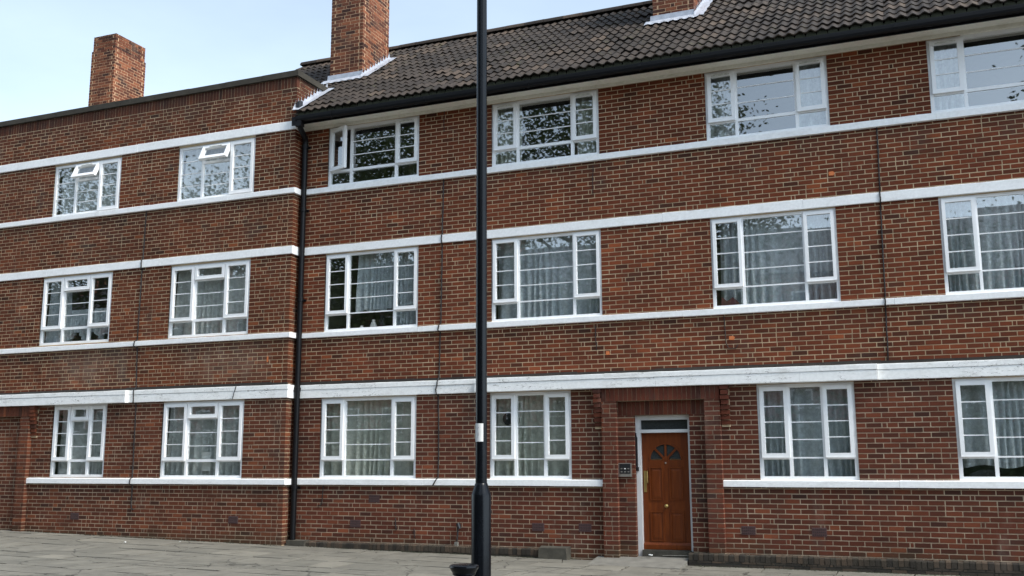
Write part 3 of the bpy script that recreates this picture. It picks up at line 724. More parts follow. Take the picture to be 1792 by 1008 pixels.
# bricked-up porch of the wing
FLO = Face((0,YW-.10,0), (1,0,0), (0,-1,0)); FL1 = Face((0,YW+.0,0), (1,0,0), (0,-1,0))
for s in (-1, 1):
    a, b = (LPX-PW, LPX-PREC) if s < 0 else (LPX+PREC, LPX+PW)
    rec = courses(FLO, a, b, .1, 2.56, (), (), header=.3, seed=61+s, depth=.1)
    bricks_part('pilaster', wing, rec, M_BRICKWG, [(a+.007, b-.007, YW-.093, YW+.004, -.1, 2.56)])
rec = soldiers(FLO, LPX-PW, LPX+PW, 2.56, 2.776, 64, depth=.1)
few_bricks('soldier_lintel', wing, rec, M_BRICKWG, [(LPX-PW+.007, LPX+PW-.007, YW-.093, YW+.004, 2.561, 2.776)])
rec = courses(FL1, LPX-PREC+.002, LPX+PREC-.002, .1, 2.558, (), (), header=.3, seed=65, depth=.05)
bricks_part('blocked_doorway', wing, rec, M_BRICKWG, [(LPX-PREC, LPX+PREC, YW+.0065, YW+.1, -.1, 2.559)])
# door frame, transom light and door
x0, x1 = PCX-POP, PCX+POP
M_FRAME = simple('door_frame_paint', (.60, .60, .60), .5, var=.12, scale=4)
df = MB(); df.box(x0, x0+.075, .10, .24, .10, 2.328); df.box(x1-.05, x1, .10, .24, .19, 2.328); df.box(x0+.075, x1-.05, .101, .239, 2.255, 2.327); df.box(x0+.075, x1-.05, .101, .239, 2.050, 2.100)
dfo = df.build('door_frame', M_FRAME, block)
mb = MB(); mb.box(x0+.06, x1-.04, .19, .196, 2.09, 2.265); mb.build('pane', M_DGLASS, dfo)
dx0, dx1, dz0, dz1, dy = x0+.078, x1-.053, .205, 2.046, .185
dcx = (dx0+dx1)/2; FH = .255; fz = 1.615      # fan light radius and springing height
stile = .115
door = MB()
# slab built round the fan light opening
arc = [(dcx+FH*math.cos(t), fz+FH*.98*math.sin(t)) for t in [math.pi*i/20 for i in range(21)]]
y0, y1 = dy, dy+.045
door.box(dx0, dx1, y0, y1, dz0, fz)
for i in range(20):
    (xa, za), (xb, zb) = arc[i], arc[i+1]
    door.hexa([(xb,y0,zb),(xa,y0,za),(xa,y1,za),(xb,y1,zb),(xb,y0,dz1),(xa,y0,dz1),(xa,y1,dz1),(xb,y1,dz1)])
door.box(dcx+FH, dx1, y0, y1, fz, dz1); door.box(dx0, dcx-FH, y0, y1, fz, dz1)
door_o = door.build('front_door', M_WOOD, block)
for i in range(4):
    a0, a1 = math.pi*i/4+.045, math.pi*(i+1)/4-.045
    pts = [(dcx+.05*math.cos((a0+a1)/2), dy+.02, fz+.05*math.sin((a0+a1)/2))]+[(dcx+(FH+.01)*math.cos(a0+(a1-a0)*k/6), dy+.02, fz+(FH+.005)*.98*math.sin(a0+(a1-a0)*k/6)) for k in range(7)]
    p = MB(); p.prism(pts, (0,.006,0)); p.build('pane', M_DGLASS, door_o)
bars = MB()
for a in (math.pi/4, math.pi/2, 3*math.pi/4):
    d = Vector((math.cos(a), 0, math.sin(a))); pv = Vector((-d.z, 0, d.x))*.017; c0 = Vector((dcx, dy-.004, fz))+d*.05; c1 = Vector((dcx, dy-.004, fz))+d*(FH+.004)
    bars.prism([c0-pv, c1-pv, c1+pv, c0+pv], (0,.04,0))
bars.prism([(dcx+.062*math.cos(t), dy-.005, fz-.001+.062*math.sin(t)) for t in [math.pi*i/10 for i in range(11)]], (0,.04,0))
bars.build('fan_bars', M_WOOD, door_o)
rim = MB()
for k in range(20):
    t0, t1 = math.pi*k/20, math.pi*(k+1)/20
    q = lambda r, t: (dcx+r*math.cos(t), dy-.011, fz+r*.98*math.sin(t))
    rim.prism([q(FH-.004,t0), q(FH+.022,t0), q(FH+.022,t1), q(FH-.004,t1)], (0,.0105,0))
rim.build('fan_moulding', M_WOOD, door_o)
gap = .10
for (za, zb) in ((.97, 1.50), (.33, .80)):
    for s in (-1, 1):
        a, b = (dx0+stile, dcx-gap/2) if s < 0 else (dcx+gap/2, dx1-stile)
        f = MB(); t = .02
        f.box(a, b, dy-.014, dy-.0005, zb-t, zb); f.box(a, b, dy-.012, dy-.0005, za, za+t); f.box(a, a+t, dy-.013, dy-.0005, za+t, zb-t); f.box(b-t, b, dy-.013, dy-.0005, za+t, zb-t)
        f.build('panel_moulding', M_WOOD, door_o)
        f = MB(); e = .045
        A = [(a+t, dy-.0006, za+t), (b-t, dy-.0006, za+t), (b-t, dy-.0006, zb-t), (a+t, dy-.0006, zb-t)]; B = [(a+t+e, dy-.009, za+t+e), (b-t-e, dy-.009, za+t+e), (b-t-e, dy-.009, zb-t-e), (a+t+e, dy-.009, zb-t-e)]
        f.poly(B)
        for i in range(4): j = (i+1) % 4; f.poly([A[i], A[j], B[j], B[i]])
        f.build('panel', M_WOOD, door_o)
mb = MB(); mb.box(dx0+.002, dx1-.002, dy-.035, dy-.0005, dz0+.0, dz0+.07); mb.prism([(dx0+.002,dy-.035,dz0+.07),(dx0+.002,dy-.001,dz0+.07),(dx0+.002,dy-.001,dz0+.11)], (dx1-dx0-.004,0,0)); mb.build('weather_board', M_WOOD, door_o)
mb = MB(); mb.box(dx0+.022, dx0+.068, dy-.008, dy-.0004, 1.10, 1.44); pl = mb.build('handle_plate', M_BRASS, door_o)
mb = MB(); mb.tube([(dx0+.088, dy-.002, 1.245), (dx0+.092, dy-.05, 1.25), (dx0+.092, dy-.055, 1.34), (dx0+.09, dy-.05, 1.43), (dx0+.086, dy-.002, 1.44)], .008); mb.build('pull_handle', M_BRASS, door_o)
kn = MB(); prof = [(.004,0),(.028,.002),(.028,.006),(.012,.010),(.012,.028),(.026,.036),(.030,.046),(.024,.056),(.004,.060)]
kn.lathe(prof, 0, 0, 18); k_o = kn.build('door_knob', M_BRASS, door_o, smooth=True); k_o.location = (dcx, dy-.0004, .885); k_o.rotation_euler = (R(90), 0, 0)
kn = MB(); kn.lathe([(.003,0),(.015,.001),(.013,.006),(.003,.008)], 0, 0, 14); k_o = kn.build('spy_hole', M_STEEL, door_o); k_o.location = (dcx, dy-.006, 1.565); k_o.rotation_euler = (R(90), 0, 0)
mb = MB(); mb.box(x0+.015, x0+.03, .08, .0999, 1.50, 1.98); mb.box(x0+.005, x0+.045, .07, .0998, 1.44, 1.50); mb.build('closer_rail', M_BLACKPL, dfo)
mb = MB(); mb.box(x0-.004, x0+.018, .072, .0997, 1.52, 2.05); mb.build('draught_strip', M_BLACKPL, dfo)
# entry phone
mb = MB(); mb.box(-4.625, -4.405, -.035, -.001, 1.345, 1.565); ip = mb.build('entry_phone', M_STEEL, block)
mb = MB(); mb.box(-4.607, -4.423, -.041, -.0352, 1.395, 1.552); mb.build('face_plate', M_BLACKPL, ip)
for k in range(6):
    mb = MB(); xx = -4.585+(k % 3)*.058; z = 1.418+(k//3)*.05; mb.box(xx, xx+.03, -.045, -.0412, z, z+.016); mb.build('button', M_STEEL if k != 4 else M_PAPER, ip)
mb = MB(); mb.box(-4.60, -4.43, -.043, -.0353, 1.352, 1.385); mb.build('name_strip', M_STEEL, ip)
# steps
st = MB(); st.hexa([(-5.0,-.62,-.1),(-3.52,-.66,-.1),(-3.52,.2,-.1),(-5.0,.2,-.1),(-5.0,-.62,.012),(-3.52,-.66,.004),(-3.52,.2,.115),(-5.0,.2,.115)])
so = st.build('doorstep', M_CONC, block)
st = MB(); st.box(x0+.076, x1-.051, .06, .3, .0, .200); st.build('threshold', M_OLDC, block)
mb = MB(); mb.prism([(x0+.40,.05,.116),(x1-.055,.05,.126),(x1-.055,.182,.204),(x0+.5,.182,.203)], (0,0,.004)); mb.build('threshold_plate', M_CONC, block)

# ------------------------------------------------------------------ plinth, vents, cables, downpipe
def plinth(x0, x1, depth, top, name='plinth'):
    mb = MB(); mb.box(x0, x1, -depth+.012, .02, -.3, top-.012); c = mb.build(name, M_FILL, block)
    x = x0; rg = random.Random(int(x0*10)); mes = []
    for v in range(6):
        q = MB(); wv = .07; h = .105; r_ = .022; d = depth+.01; dj = rg.uniform(-.006, .006)
        prof = [(0,0),(0,h-r_),(.007,h-.007),(r_,h),(d,h-.004),(d,0)]
        q.prism([(0, -yy_*-1-0+0, zz_) if False else (0, yy_+dj, zz_+rg.uniform(-.004,.004)) for yy_, zz_ in prof], (wv, 0, 0)); mes.append(q.mesh('plinth_brick', M_PLINTH))
    while x < x1-.06:
        z = top-.105+rg.uniform(-.006,.004)
        obj('plinth_brick', rg.choice(mes), c, (x+.003, -depth+rg.uniform(-.004,.004), z), (0, rg.uniform(-.03,.03), rg.uniform(-.03,.03))); x += .078
    # course below, laid flat
    rec = courses(Face((0,-depth+.004,0),(1,0,0),(0,-1,0)), x0, x1, top-.30, top-.112, (), (), header=.2, seed=9, depth=.05)
    j = MB()
    for r in rec: brick_into(j, r)
    j.build('brickwork', M_PLINTH, c, stuff=True)
plinth(-10.82, -5.98, .115, .185); plinth(-3.50, 2.6, .15, .188)
mb = MB(); rg = random.Random(2)
mb.hexa([(-5.98,-.19,-.1),(-5.47,-.19,-.1),(-5.47,.02,-.1),(-5.98,.02,-.1),(-5.97,-.17,.20),(-5.50,-.16,.205),(-5.47,.01,.225),(-5.98,.01,.225)]); mb.build('plinth_block', M_OLDC, block)
mb = MB(); mb.hexa([(-10.86,-.2,.0),(-10.5,-.16,.0),(-10.5,.01,.0),(-10.86,.01,.0),(-10.86,-.2,.20),(-10.5,-.16,.195),(-10.5,.01,.205),(-10.86,.01,.21)]); mb.build('gully_slab', M_OLDC, block)
def air_brick(parent, x, z, yw):
    mb = MB(); w2, h2 = .108, .066; y = yw-.006
    mb.box(x-w2, x+w2, y, yw+.02, z-h2, z+h2); c = mb.build('air_brick', M_VENT, parent)
    for r in range(3):
        for q in range(7):
            s = MB(); xx = x-.085+q*.0285; z_ = z-.04+r*.04; s.box(xx-.008, xx+.008, y-.0035, y-.0002, z_-.012, z_+.012); s.build('air_hole', M_HOLE, c)
for x, z in ((-9.159,.952),(-9.535,.512),(-6.035,.522),(-5.218,.528),(-2.586,.54),(-1.54,.537)): air_brick(block, x, z, 0)
for x, z in ((-15.83,.555),(-11.98,.55)): air_brick(wing, x, z, YW)
def cable(parent, pts, r=.011, name='cable'):
    rg = random.Random(len(pts)); P2 = []
    for a, b in zip(pts, pts[1:]):
        for k in range(5): P2.append(Vector(a).lerp(Vector(b), k/5)+Vector((rg.uniform(-.004,.004), 0, 0)))
    P2.append(Vector(pts[-1])); mb = MB(); mb.tube(P2, r, 6); return mb.build(name, M_CABLE, parent, smooth=True)
yc = -.014
cable(block, [(-7.83,yc,6.70),(-7.845,yc,5.68),(-7.845,-.048,5.655),(-7.845,-.048,5.50),(-7.846,yc,5.48),(-7.85,yc,4.6),(-7.86,yc,4.03),(-7.872,-.075,4.0),(-7.885,-.075,3.90),(-7.87,yc,3.88),(-7.885,yc,3.08),(-7.89,-.07,3.01),(-7.905,-.064,2.93),(-7.925,-.064,2.86),(-7.915,-.064,2.77),(-7.9,yc,2.75),(-7.88,yc,2.05),(-7.885,yc,1.32),(-7.9,-.075,1.29),(-7.96,-.076,1.19)])
cable(block, [(-7.83,yc,8.0),(-7.83,yc,7.6)], .006)
y2 = YW-.014
cable(wing, [(-14.46,y2,6.69),(-14.47,y2,5.68),(-14.48,YW-.048,5.655),(-14.48,YW-.048,5.5),(-14.48,y2,5.48),(-14.49,y2,4.03),(-14.51,YW-.074,4.0),(-14.52,YW-.074,3.90),(-14.48,y2,3.87),(-14.45,y2,3.08),(-14.46,YW-.072,3.01),(-14.46,YW-.064,2.77),(-14.43,y2,2.75),(-14.41,y2,1.32),(-14.41,YW-.074,1.29),(-14.42,YW-.074,1.19),(-14.40,y2,1.17),(-14.40,y2,.8),(-14.38,y2,.72),(-14.34,y2,.70)])
cable(wing, [(-12.0,YW-.058,3.03),(-12.03,YW-.07,2.9),(-12.07,YW-.066,2.78)], .007)
cable(block, [(-.35,yc,6.70),(-.366,yc,5.67),(-.366,-.05,5.655),(-.368,-.05,5.5),(-.37,yc,5.48),(-.38,yc,4.8),(-.395,yc,4.02),(-.398,-.075,4.0),(-.40,-.075,3.9),(-.40,yc,3.88),(-.415,yc,3.07)])
cable(block, [(-2.83,yc,3.89),(-2.815,yc,3.45),(-2.78,yc,3.36),(-2.66,yc,3.35),(-2.63,yc,3.40)], .007)
cable(block, [(-4.98,yc,3.83),(-4.965,yc,3.42)], .008); cable(block, [(-4.97,yc,6.62),(-4.98,yc,6.1)], .006)
cable(block, [(-10.22,yc,1.18),(-10.24,yc,.84),(-10.33,yc,.81)], .007)
cable(block, [(-8.72,yc,.62),(-8.70,yc,.42)], .009); cable(block, [(-8.35,yc,.45),(-8.33,yc,.28)], .008)
# short waste pipe with valve
mb = MB(); mb.tube([(-7.46,.0,.53),(-7.46,-.06,.53),(-7.47,-.07,.50),(-7.49,-.07,.30),(-7.50,-.075,.20)], .014, 8); wp = mb.build('waste_pipe', M_CABLE, block, smooth=True)
mb = MB(); mb.tube([(-7.475,-.075,.56),(-7.44,-.08,.47)], .035, 10); mb.build('valve_body', M_BLACKPL, wp)
mb = MB(); mb.box(-7.53,-7.47,-.10,-.05,.17,.25); mb.build('valve_tag', M_CONC, wp)
# repaired bricks, bright orange
for (x, z) in ((-2.72,3.52),(-1.06,6.04)):
    mb = MB(); mb.prism([(x-.045,-.006,z-.03),(x+.03,-.006,z-.033),(x+.05,-.006,z+.01),(x+.02,-.006,z+.034),(x-.04,-.006,z+.03)], (0,.008,0)); mb.build('sealant_patch', M_PATCH, block)
mb = MB(); mb.prism([(-4.81,-.006,3.34),(-4.74,-.006,3.34),(-4.745,-.006,3.40),(-4.80,-.006,3.405)], (0,.008,0)); mb.build('sealant_patch', M_PATCH, block)
mb = MB(); mb.prism([(-11.37,YW-.006,3.46),(-11.34,YW-.006,3.46),(-11.335,YW-.006,3.57),(-11.365,YW-.006,3.56)], (0,.008,0)); mb.build('sealant_patch', M_PATCH, wing)
# downpipe
px, py = -10.80, -.085
dp = MB(); dp.tube([(px+.13,-.48,8.05),(px+.13,-.48,7.96),(px+.115,-.44,7.92),(px+.02,-.13,7.83),(px,py,7.78),(px,py,7.70),(px,py,6.0),(px,py,4.0),(px,py,2.2),(px,py,.9),(px,py,.20)], .054, 14); dpo = dp.build('downpipe', M_GUTTER, block); smooth_by_angle(dpo, 50)
for z in (7.62, 6.35, 4.6, 2.9, 1.1):
    mb = MB(); mb.lathe([(.055,z),(.066,z+.005),(.066,z+.075),(.055,z+.08)], px, py, 16); mb.build('pipe_collar', M_GUTTER, dpo)
    mb = MB(); mb.box(px-.085, px+.085, -.03, -.002, z+.02, z+.055); mb.build('pipe_bracket', M_GUTTER, dpo)
mb = MB(); mb.box(px+.07, px+.19, -.54, -.42, 7.93, 8.03); mb.build('hopper_outlet', M_GUTTER, dpo)

# ------------------------------------------------------------------ eaves, roof
SL = math.atan(.712); cs, sn = math.cos(SL), math.sin(SL)
YE, ZE = -.45, 8.235        # tile edge at the eaves
YR = 3.57; ZRD = ZE+.712*(YR-YE)
mb = MB(); mb.box(XC+.005, XR, -.40, -.0241, 8.066, 8.09); sof = mb.build('soffit', M_SOFFIT, block)
band_run(block, M_SOFFIT, 'frieze_board', XC+.005, XR, 8.009, 8.08, -.024, seed=77)
mb = MB(); mb.box(XC+.005, XR, -.425, -.401, 8.0, 8.17); mb.build('fascia', M_GUTTER, block)
# gutter: ogee trough
prof = [(-.426,8.14),(-.426,8.055),(-.45,8.036),(-.49,8.034),(-.515,8.052),(-.522,8.085),(-.522,8.132),(-.532,8.138),(-.532,8.124),(-.529,8.08),(-.52,8.044),(-.495,8.024),(-.45,8.025),(-.4255,8.042)]
gt = MB()
XGUT = -10.74
pts = [(XGUT, y, z) for y, z in prof]
n = len(pts); L_ = XR-XC+.02; i0 = 0
gt.v += pts + [(XR, p[1], p[2]) for p in pts]
for a in range(n): b = (a+1) % n; gt.f.append((a, b, n+b, n+a))
gt.build('gutter', M_GUTTER, block)
mb = MB(); mb.box(XGUT-.006, XGUT-.0005, -.534, -.42, 8.02, 8.14); mb.build('gutter_stop_end', M_GUTTER, block)
x = XC+.9
while x < XR:
    mb = MB(); q = [(y*1.0-.003 if y < -.43 else y, z-.003 if z < 8.12 else z) for y, z in prof[6:]]
    mb.prism([(x, y-.002, z-.002) for y, z in [(-.530,8.145),(-.538,8.14),(-.537,8.08),(-.525,8.038),(-.497,8.017),(-.45,8.018),(-.428,8.03),(-.428,8.08)]], (.05,0,0)); mb.build('gutter_bracket', M_GUTTER, block); x += 2.0
# roof deck
mb = MB()
def rz(y): return ZE+.712*(y-YE)
XG = -13.42
mb.poly([(XC+.0,YE+.05,rz(YE+.05)-.06),(XR,YE+.05,rz(YE+.05)-.06),(XR,YR,ZRD-.06),(XC,YR,ZRD-.06)])
mb.poly([(XG,.7,rz(.7)-.06),(XC,.7,rz(.7)-.06),(XC,YR,ZRD-.06),(XG,YR,ZRD-.06)])
mb.poly([(XG,YR,ZRD-.06),(XR,YR,ZRD-.06),(XR,YR+4.1,ZE),(XG,YR+4.1,ZE)])
mb.poly([(XG,.7,rz(.7)-.06),(XG,YR,ZRD-.06),(XG,YR+2.8,rz(.7)-.06)])
mb.poly([(XR,YE,ZE-.1),(XR,YR+4.1,ZE-.1),(XR,YR,ZRD-.06)])
roof = mb.build('roof', M_COPING, block)
# double-roll tiles
TW, TG, TLn = .332, .345, .425
SEG = 12
prof_t = []
for i in range(SEG+1):
    u = i/SEG*2; f = u % 1.0
    s = .5-.5*math.cos(2*math.pi*f); s = s**1.35
    prof_t.append((TW*i/SEG*.999, .040*s))
tm_ = MB(); th = .014; lift = .034
for (v, base) in ((0, lift), (TLn, .004)):
    for (u, h) in prof_t: tm_.v.append((u, v*cs-(h+base)*sn, v*sn+(h+base)*cs))
for (u, h) in prof_t: hh = h+lift-th-.006; tm_.v.append((u, -hh*sn, hh*cs))
n = SEG+1
for i in range(SEG):
    tm_.f.append((i, i+1, n+i+1, n+i)); tm_.f.append((2*n+i, 2*n+i+1, i+1, i))
tm_.f.append((0, n, 2*n)); tm_.f.append((SEG, 2*n+SEG, n+SEG))
tile_me = tm_.mesh('roof_tile', M_TILE); 
tile_me.polygons.foreach_set('use_smooth', [True]*len(tile_me.polygons)); tile_me.set_sharp_from_angle(angle=R(50))
slots = []
nrow = int((YR-YE)/cs/TG)+1; rg = random.Random(8)
for r in range(nrow):
    y = YE + r*TG*cs; z = ZE-.02 + r*TG*sn
    i = 0; x = -10.76
    k0 = -8 if y > .72 else 0
    for i in range(k0, int((XR-x)/TW)):
        if y+TLn*cs > YR+.16: continue
        slots.append((x+i*TW, y+rg.choice([0,0,0,1])*rg.uniform(-.022,.012)+rg.uniform(-.006,.006), z+rg.uniform(-.004,.007), rg.uniform(-.03,.03)))
def tile_vis(s): return s[0] < .9 and s[0] > -11.3
slots.sort(key=lambda s: (0 if tile_vis(s) else 1, (Vector(s[:3])-CAM).length))
joined = MB()
for i, s in enumerate(slots):
    if i < 300: obj('roof_tile', tile_me, roof, s[:3], (rg.uniform(-.012,.012), rg.uniform(-.012,.012), s[3]*.5))
    else:
        b0 = len(joined.v); joined.v += [(vv[0]+s[0], vv[1]+s[1], vv[2]+s[2]) for vv in tm_.v]; joined.f += [tuple(b0+q for q in f) for f in tm_.f]
jo = joined.build('roof_tiles', M_TILE, roof, stuff=True); smooth_by_angle(jo, 50)
# mortar bedding at the eaves: mossy fillets in the wave ends
mb = MB(); x = -10.76; k = 0
while x < XR-.2:
    for hlf in (0, 1):
        c0 = x+hlf*TW/2+TW/4; pts = []
        for i in range(7):
            u = (i/6-.5)*.135; pts.append((c0+u, YE+.012, ZE-.005+.052*math.cos(u/.07*math.pi/2)**1.2-.0 if abs(u) < .069 else ZE-.005))
        pts += [(c0+.083, YE+.012, ZE-.06), (c0-.083, YE+.012, ZE-.06)]
        mb.prism(pts, (0,.03,0))
    x += TW
mb.build('eaves_bedding', M_MOSS, roof)
# ridge tiles
x = XG
rd_me = MB()
for e, xx in enumerate((0, .445)):
    for i in range(9): t = math.pi*i/8; rd_me.v.append((xx, .13*math.cos(t), .115*math.sin(t)-.035))
for i in range(8): rd_me.f.append((i, i+1, 9+i+1, 9+i))
rd_me.f.append(tuple(range(8,-1,-1))); rd_me.f.append(tuple(range(9,18)))
ridge_me = rd_me.mesh('ridge_tile', M_TILE, True); ridge_me.set_sharp_from_angle(angle=R(50))
while x < XR: obj('ridge_tile', ridge_me, roof, (x, YR, ZRD+.035+rg.uniform(-.004,.004)), (0, rg.uniform(-.01,.01), rg.uniform(-.008,.008))); x += .45
# parapet coping of the wing
def coping(pts):
    mb = MB(); mb.hexa(pts); return mb.build('coping', M_COPING, wing)
x = XL; rg = random.Random(4)
while x < XC-.3:
    xe = XC-.2 if x+.9 > XC-.45 else x+.9; j = rg.uniform(-.005,.005)
    mb = MB(); yo = YW-.05; yi = YW+.27; xb = xe-.006 if xe < XC-.2 else XC+.05
    if xe < XC-.2: mb.hexa([(x,yo,9.058),(xb,yo,9.058),(xb,yi,9.058),(x,yi,9.058),(x,yo+.008,9.175+j),(xb,yo+.008,9.175+j),(xb,yi,9.20+j),(x,yi,9.20+j)])
    else: mb.hexa([(x,yo,9.058),(XC+.05,yo,9.058),(XC-.27,yi,9.058),(x,yi,9.058),(x,yo+.008,9.178),(XC+.042,yo+.008,9.178),(XC-.27,yi,9.20),(x,yi,9.20)])
    mb.build('coping', M_COPING, wing); x = xe
mb = MB(); yo = YW-.05; yi = YW+.27; ye = 1.25
mb.hexa([(XC+.05,yo+.001,9.058),(XC+.05,ye,9.058),(XC-.27,ye,9.058),(XC-.27,yi+.001,9.058),(XC+.042,yo+.009,9.178),(XC+.042,ye,9.178),(XC-.27,ye,9.20),(XC-.27,yi+.001,9.20)]); mb.build('coping', M_COPING, wing)
# chimneys
def chimney(parent, x0, x1, y0, y1, zb, zt, mat, seed, cap_z):
    core = MB(); core.box(x0+.004, x1-.004, y0+.004, y1-.004, zb, cap_z); c = core.build('chimney', M_MORTARC, parent)
    F = [Face((0,y0,0),(1,0,0),(0,-1,0)), Face((x1,0,0),(0,1,0),(1,0,0)), Face((0,y1,0),(-1,0,0),(0,1,0)), Face((x0,0,0),(0,-1,0),(-1,0,0))]
    rng_ = [(x0,x1),(y0,y1),(-x1,-x0),(-y1,-y0)]; rec = []
    for i, (f, (a, b)) in enumerate(zip(F, rng_)):
        cor = (.0,.1125,.0,.1125) if i % 2 == 0 else (.1125,.0,.1125,.0)
        courses(f, a, b, zb, cap_z, (), (), header=.22, seed=seed+i, bricks=rec, corner=cor, depth=.08)
    ins = .022
    F2 = [Face((0,y0+ins,0),(1,0,0),(0,-1,0)), Face((x1-ins,0,0),(0,1,0),(1,0,0)), Face((0,y1-ins,0),(-1,0,0),(0,1,0)), Face((x0+ins,0,0),(0,-1,0),(-1,0,0))]
    r2 = [(x0+ins,x1-ins),(y0+ins,y1-ins),(-x1+ins,-x0-ins),(-y1+ins,-y0-ins)]
    core2 = MB(); core2.box(x0+ins+.008, x1-ins-.008, y0+ins+.008, y1-ins-.008, cap_z+.001, zt-.003); core2.build('chimney_core', M_MORTARC, c)
    for i, (f, (a, b)) in enumerate(zip(F2, r2)):
        cor = (.0,.1125,.0,.1125) if i % 2 == 0 else (.1125,.0,.1125,.0)
        courses(f, a, b, cap_z+.004, zt, (), (), header=.22, seed=seed+9+i, bricks=rec, corner=cor, depth=.08)
    j = MB()
    for r in rec: brick_into(j, r)
    j.build('brickwork', mat, c, stuff=True)
    mb = MB(); mb.hexa([(x0+.03,y0+.03,zt-.002),(x1-.03,y0+.03,zt-.002),(x1-.03,y1-.03,zt-.002),(x0+.03,y1-.03,zt-.002),(x0+.25,y0+.3,zt+.03),(x1-.25,y0+.3,zt+.03),(x1-.25,y1-.3,zt+.03),(x0+.25,y1-.3,zt+.03)]); mb.build('flaunching', M_COPING, c)
    return c
chimney(wing, -19.64, -18.85, 3.0, 4.12, 8.8, 12.69, M_BRICKC, 70, 12.28)
ch2 = chimney(block, -11.28, -10.49, 1.46, 2.58, 9.3, 12.75, M_BRICKC, 80, 12.35)
ch3 = chimney(block, -4.29, -3.50, 1.87, 2.99, 9.6, 13.0, M_BRICKC, 90, 12.6)
def flash_side(parent, x, ya, yb, up=.17, wide=.2, s=1):
    """stepped lead up the brick and a lead strip along the tiles; x = side face, leads lie to +x"""
    mb = MB(); n = int((yb-ya)/(.0751/.712)); pts = [(x+.004, ya, rz(ya)+.03), (x+.004, yb, rz(yb)+.03)]
    st = (yb-ya)/n
    up_pts = []
    for i in range(n-1, -1, -1):
        a, b = ya+i*st, ya+(i+1)*st
        up_pts += [(x+.004, b-.05, rz(b)+up*.62), (x+.012+random.uniform(0,.03), b-.06-random.uniform(0,.01), rz(b)+up*1.02), (x+.006, a+.012, rz(a)+up*.62)]
    mb.prism(pts+[(x+.004, yb, rz(yb)+up)]+up_pts+[(x+.004, ya, rz(ya)+up*.7)], (.004,0,0)); mb.build('step_flashing', M_LEAD, parent)
    mb = MB(); nn = 14; rgq = random.Random(3)
    for i in range(nn):
        a, b = ya-.05+(yb-ya+.05)*i/nn, ya-.05+(yb-ya+.05)*(i+1)/nn; q = lambda y, k: [(x+.005, y, rz(y)+.085), (x+.05, y, rz(y)+.072), (x+wide+.01*math.sin(y*19), y, rz(y)+.062)][k]
        for k in (0, 1): mb.poly([q(a,k), q(a,k+1), q(b,k+1), q(b,k)])
    mb.build('lead_strip', M_LEAD, parent)
def flash_front(parent, x0, x1, y, up=.17, down=.26):
    mb = MB(); n = 24; zb = rz(y)
    top = [(x0-.06, y-.006, zb+.03), (x0-.05, y-.006, zb+up), (x1+.01, y-.006, zb+up), (x1+.02, y-.006, zb+.03)]
    mb.prism(top, (0,-.004,0))
    vtx = []
    for i in range(n+1):
        x = x0-.14+(x1-x0+.26)*i/n; ph = 2*math.pi*(x+10.76)/(TW/2); wv = .02*(.5-.5*math.cos(ph))
        rowp = []
        for k, (dv, lift_) in enumerate(((0,.075),(.5,.07),(1,.058))):
            yy = y-.008-dv*down*cs*(.93+.07*math.sin(x*41)); rowp.append((x, yy, rz(yy)+lift_+wv*dv))
        vtx.append(rowp)
    for i in range(n):
        for k in (0, 1): mb.poly([vtx[i][k+1], vtx[i+1][k+1], vtx[i+1][k], vtx[i][k]])
    mb.build('apron_flashing', M_LEAD, parent)
flash_front(ch2, -11.28, -10.49, 1.46); flash_side(ch2, -10.49, 1.40, 2.62)
flash_front(ch3, -4.29, -3.50, 1.87); flash_side(ch3, -3.50, 1.82, 3.0)
flash_side(roof, XC+.004, -.40, .78, up=.19, wide=.17)
mb = MB(); mb.hexa([(XC+.05,-.36,8.30),(XC+.12,-.36,8.32),(XC+.12,-.24,8.40),(XC+.05,-.24,8.40),(XC+.04,-.34,8.50),(XC+.10,-.33,8.53),(XC+.12,-.24,8.54),(XC+.05,-.24,8.53)]); mb.build('vent_terminal', M_BLACKPL, roof)
mb = MB(); mb.prism([(-3.02,3.0,rz(3.0)+.075),(-2.95,2.98,rz(2.98)+.075),(-2.89,3.12,rz(3.12)+.08),(-2.96,3.14,rz(3.14)+.08)], (0,0,.01)); mb.build('lead_scrap', M_LEAD, roof)

# ------------------------------------------------------------------ street furniture
def place_z(x, y): return pave_z(x, y)
LX, LY = -3.89, -7.2; lz = place_z(LX, LY)
lp = bpy.data.objects.new('lamp_post', None); COL.objects.link(lp); lp.location = (LX, LY, lz)
tag(lp, 'tall black steel lamp post with wider base and white sticker', 'lamp post')
z0 = 1.28-lz
mb = MB(); mb.lathe([(.093,-.02),(.093,z0),(.091,z0+.012)], 0, 0, 40); o = mb.build('base_column', M_IRON, lp); smooth_by_angle(o, 30)
mb = MB(); mb.lathe([(.092,z0+.0121),(.088,z0+.03),(.064,z0+.095),(.060,z0+.112),(.056,z0+.118)], 0, 0, 40); o = mb.build('shoulder', M_IRON, lp); smooth_by_angle(o, 30)
mb = MB(); mb.lathe([(.0545,z0+.10),(.0530,3.0),(.0500,8.0),(.048,9.2)], 0, 0, 40); o = mb.build('column', M_IRON, lp); smooth_by_angle(o, 30)
mb = MB(); mb.tube([(0,0,9.15),(0,-.05,9.4),(0,-.3,9.6),(0,-.9,9.68)], .03, 10); mb.build('arm', M_IRON, lp, smooth=True)
mb = MB(); mb.hexa([(-.1,-1.5,9.62),(.1,-1.5,9.62),(.13,-.85,9.60),(-.13,-.85,9.60),(-.07,-1.45,9.72),(.07,-1.45,9.72),(.09,-.9,9.75),(-.09,-.9,9.75)]); mb.build('lantern', M_STEEL, lp)
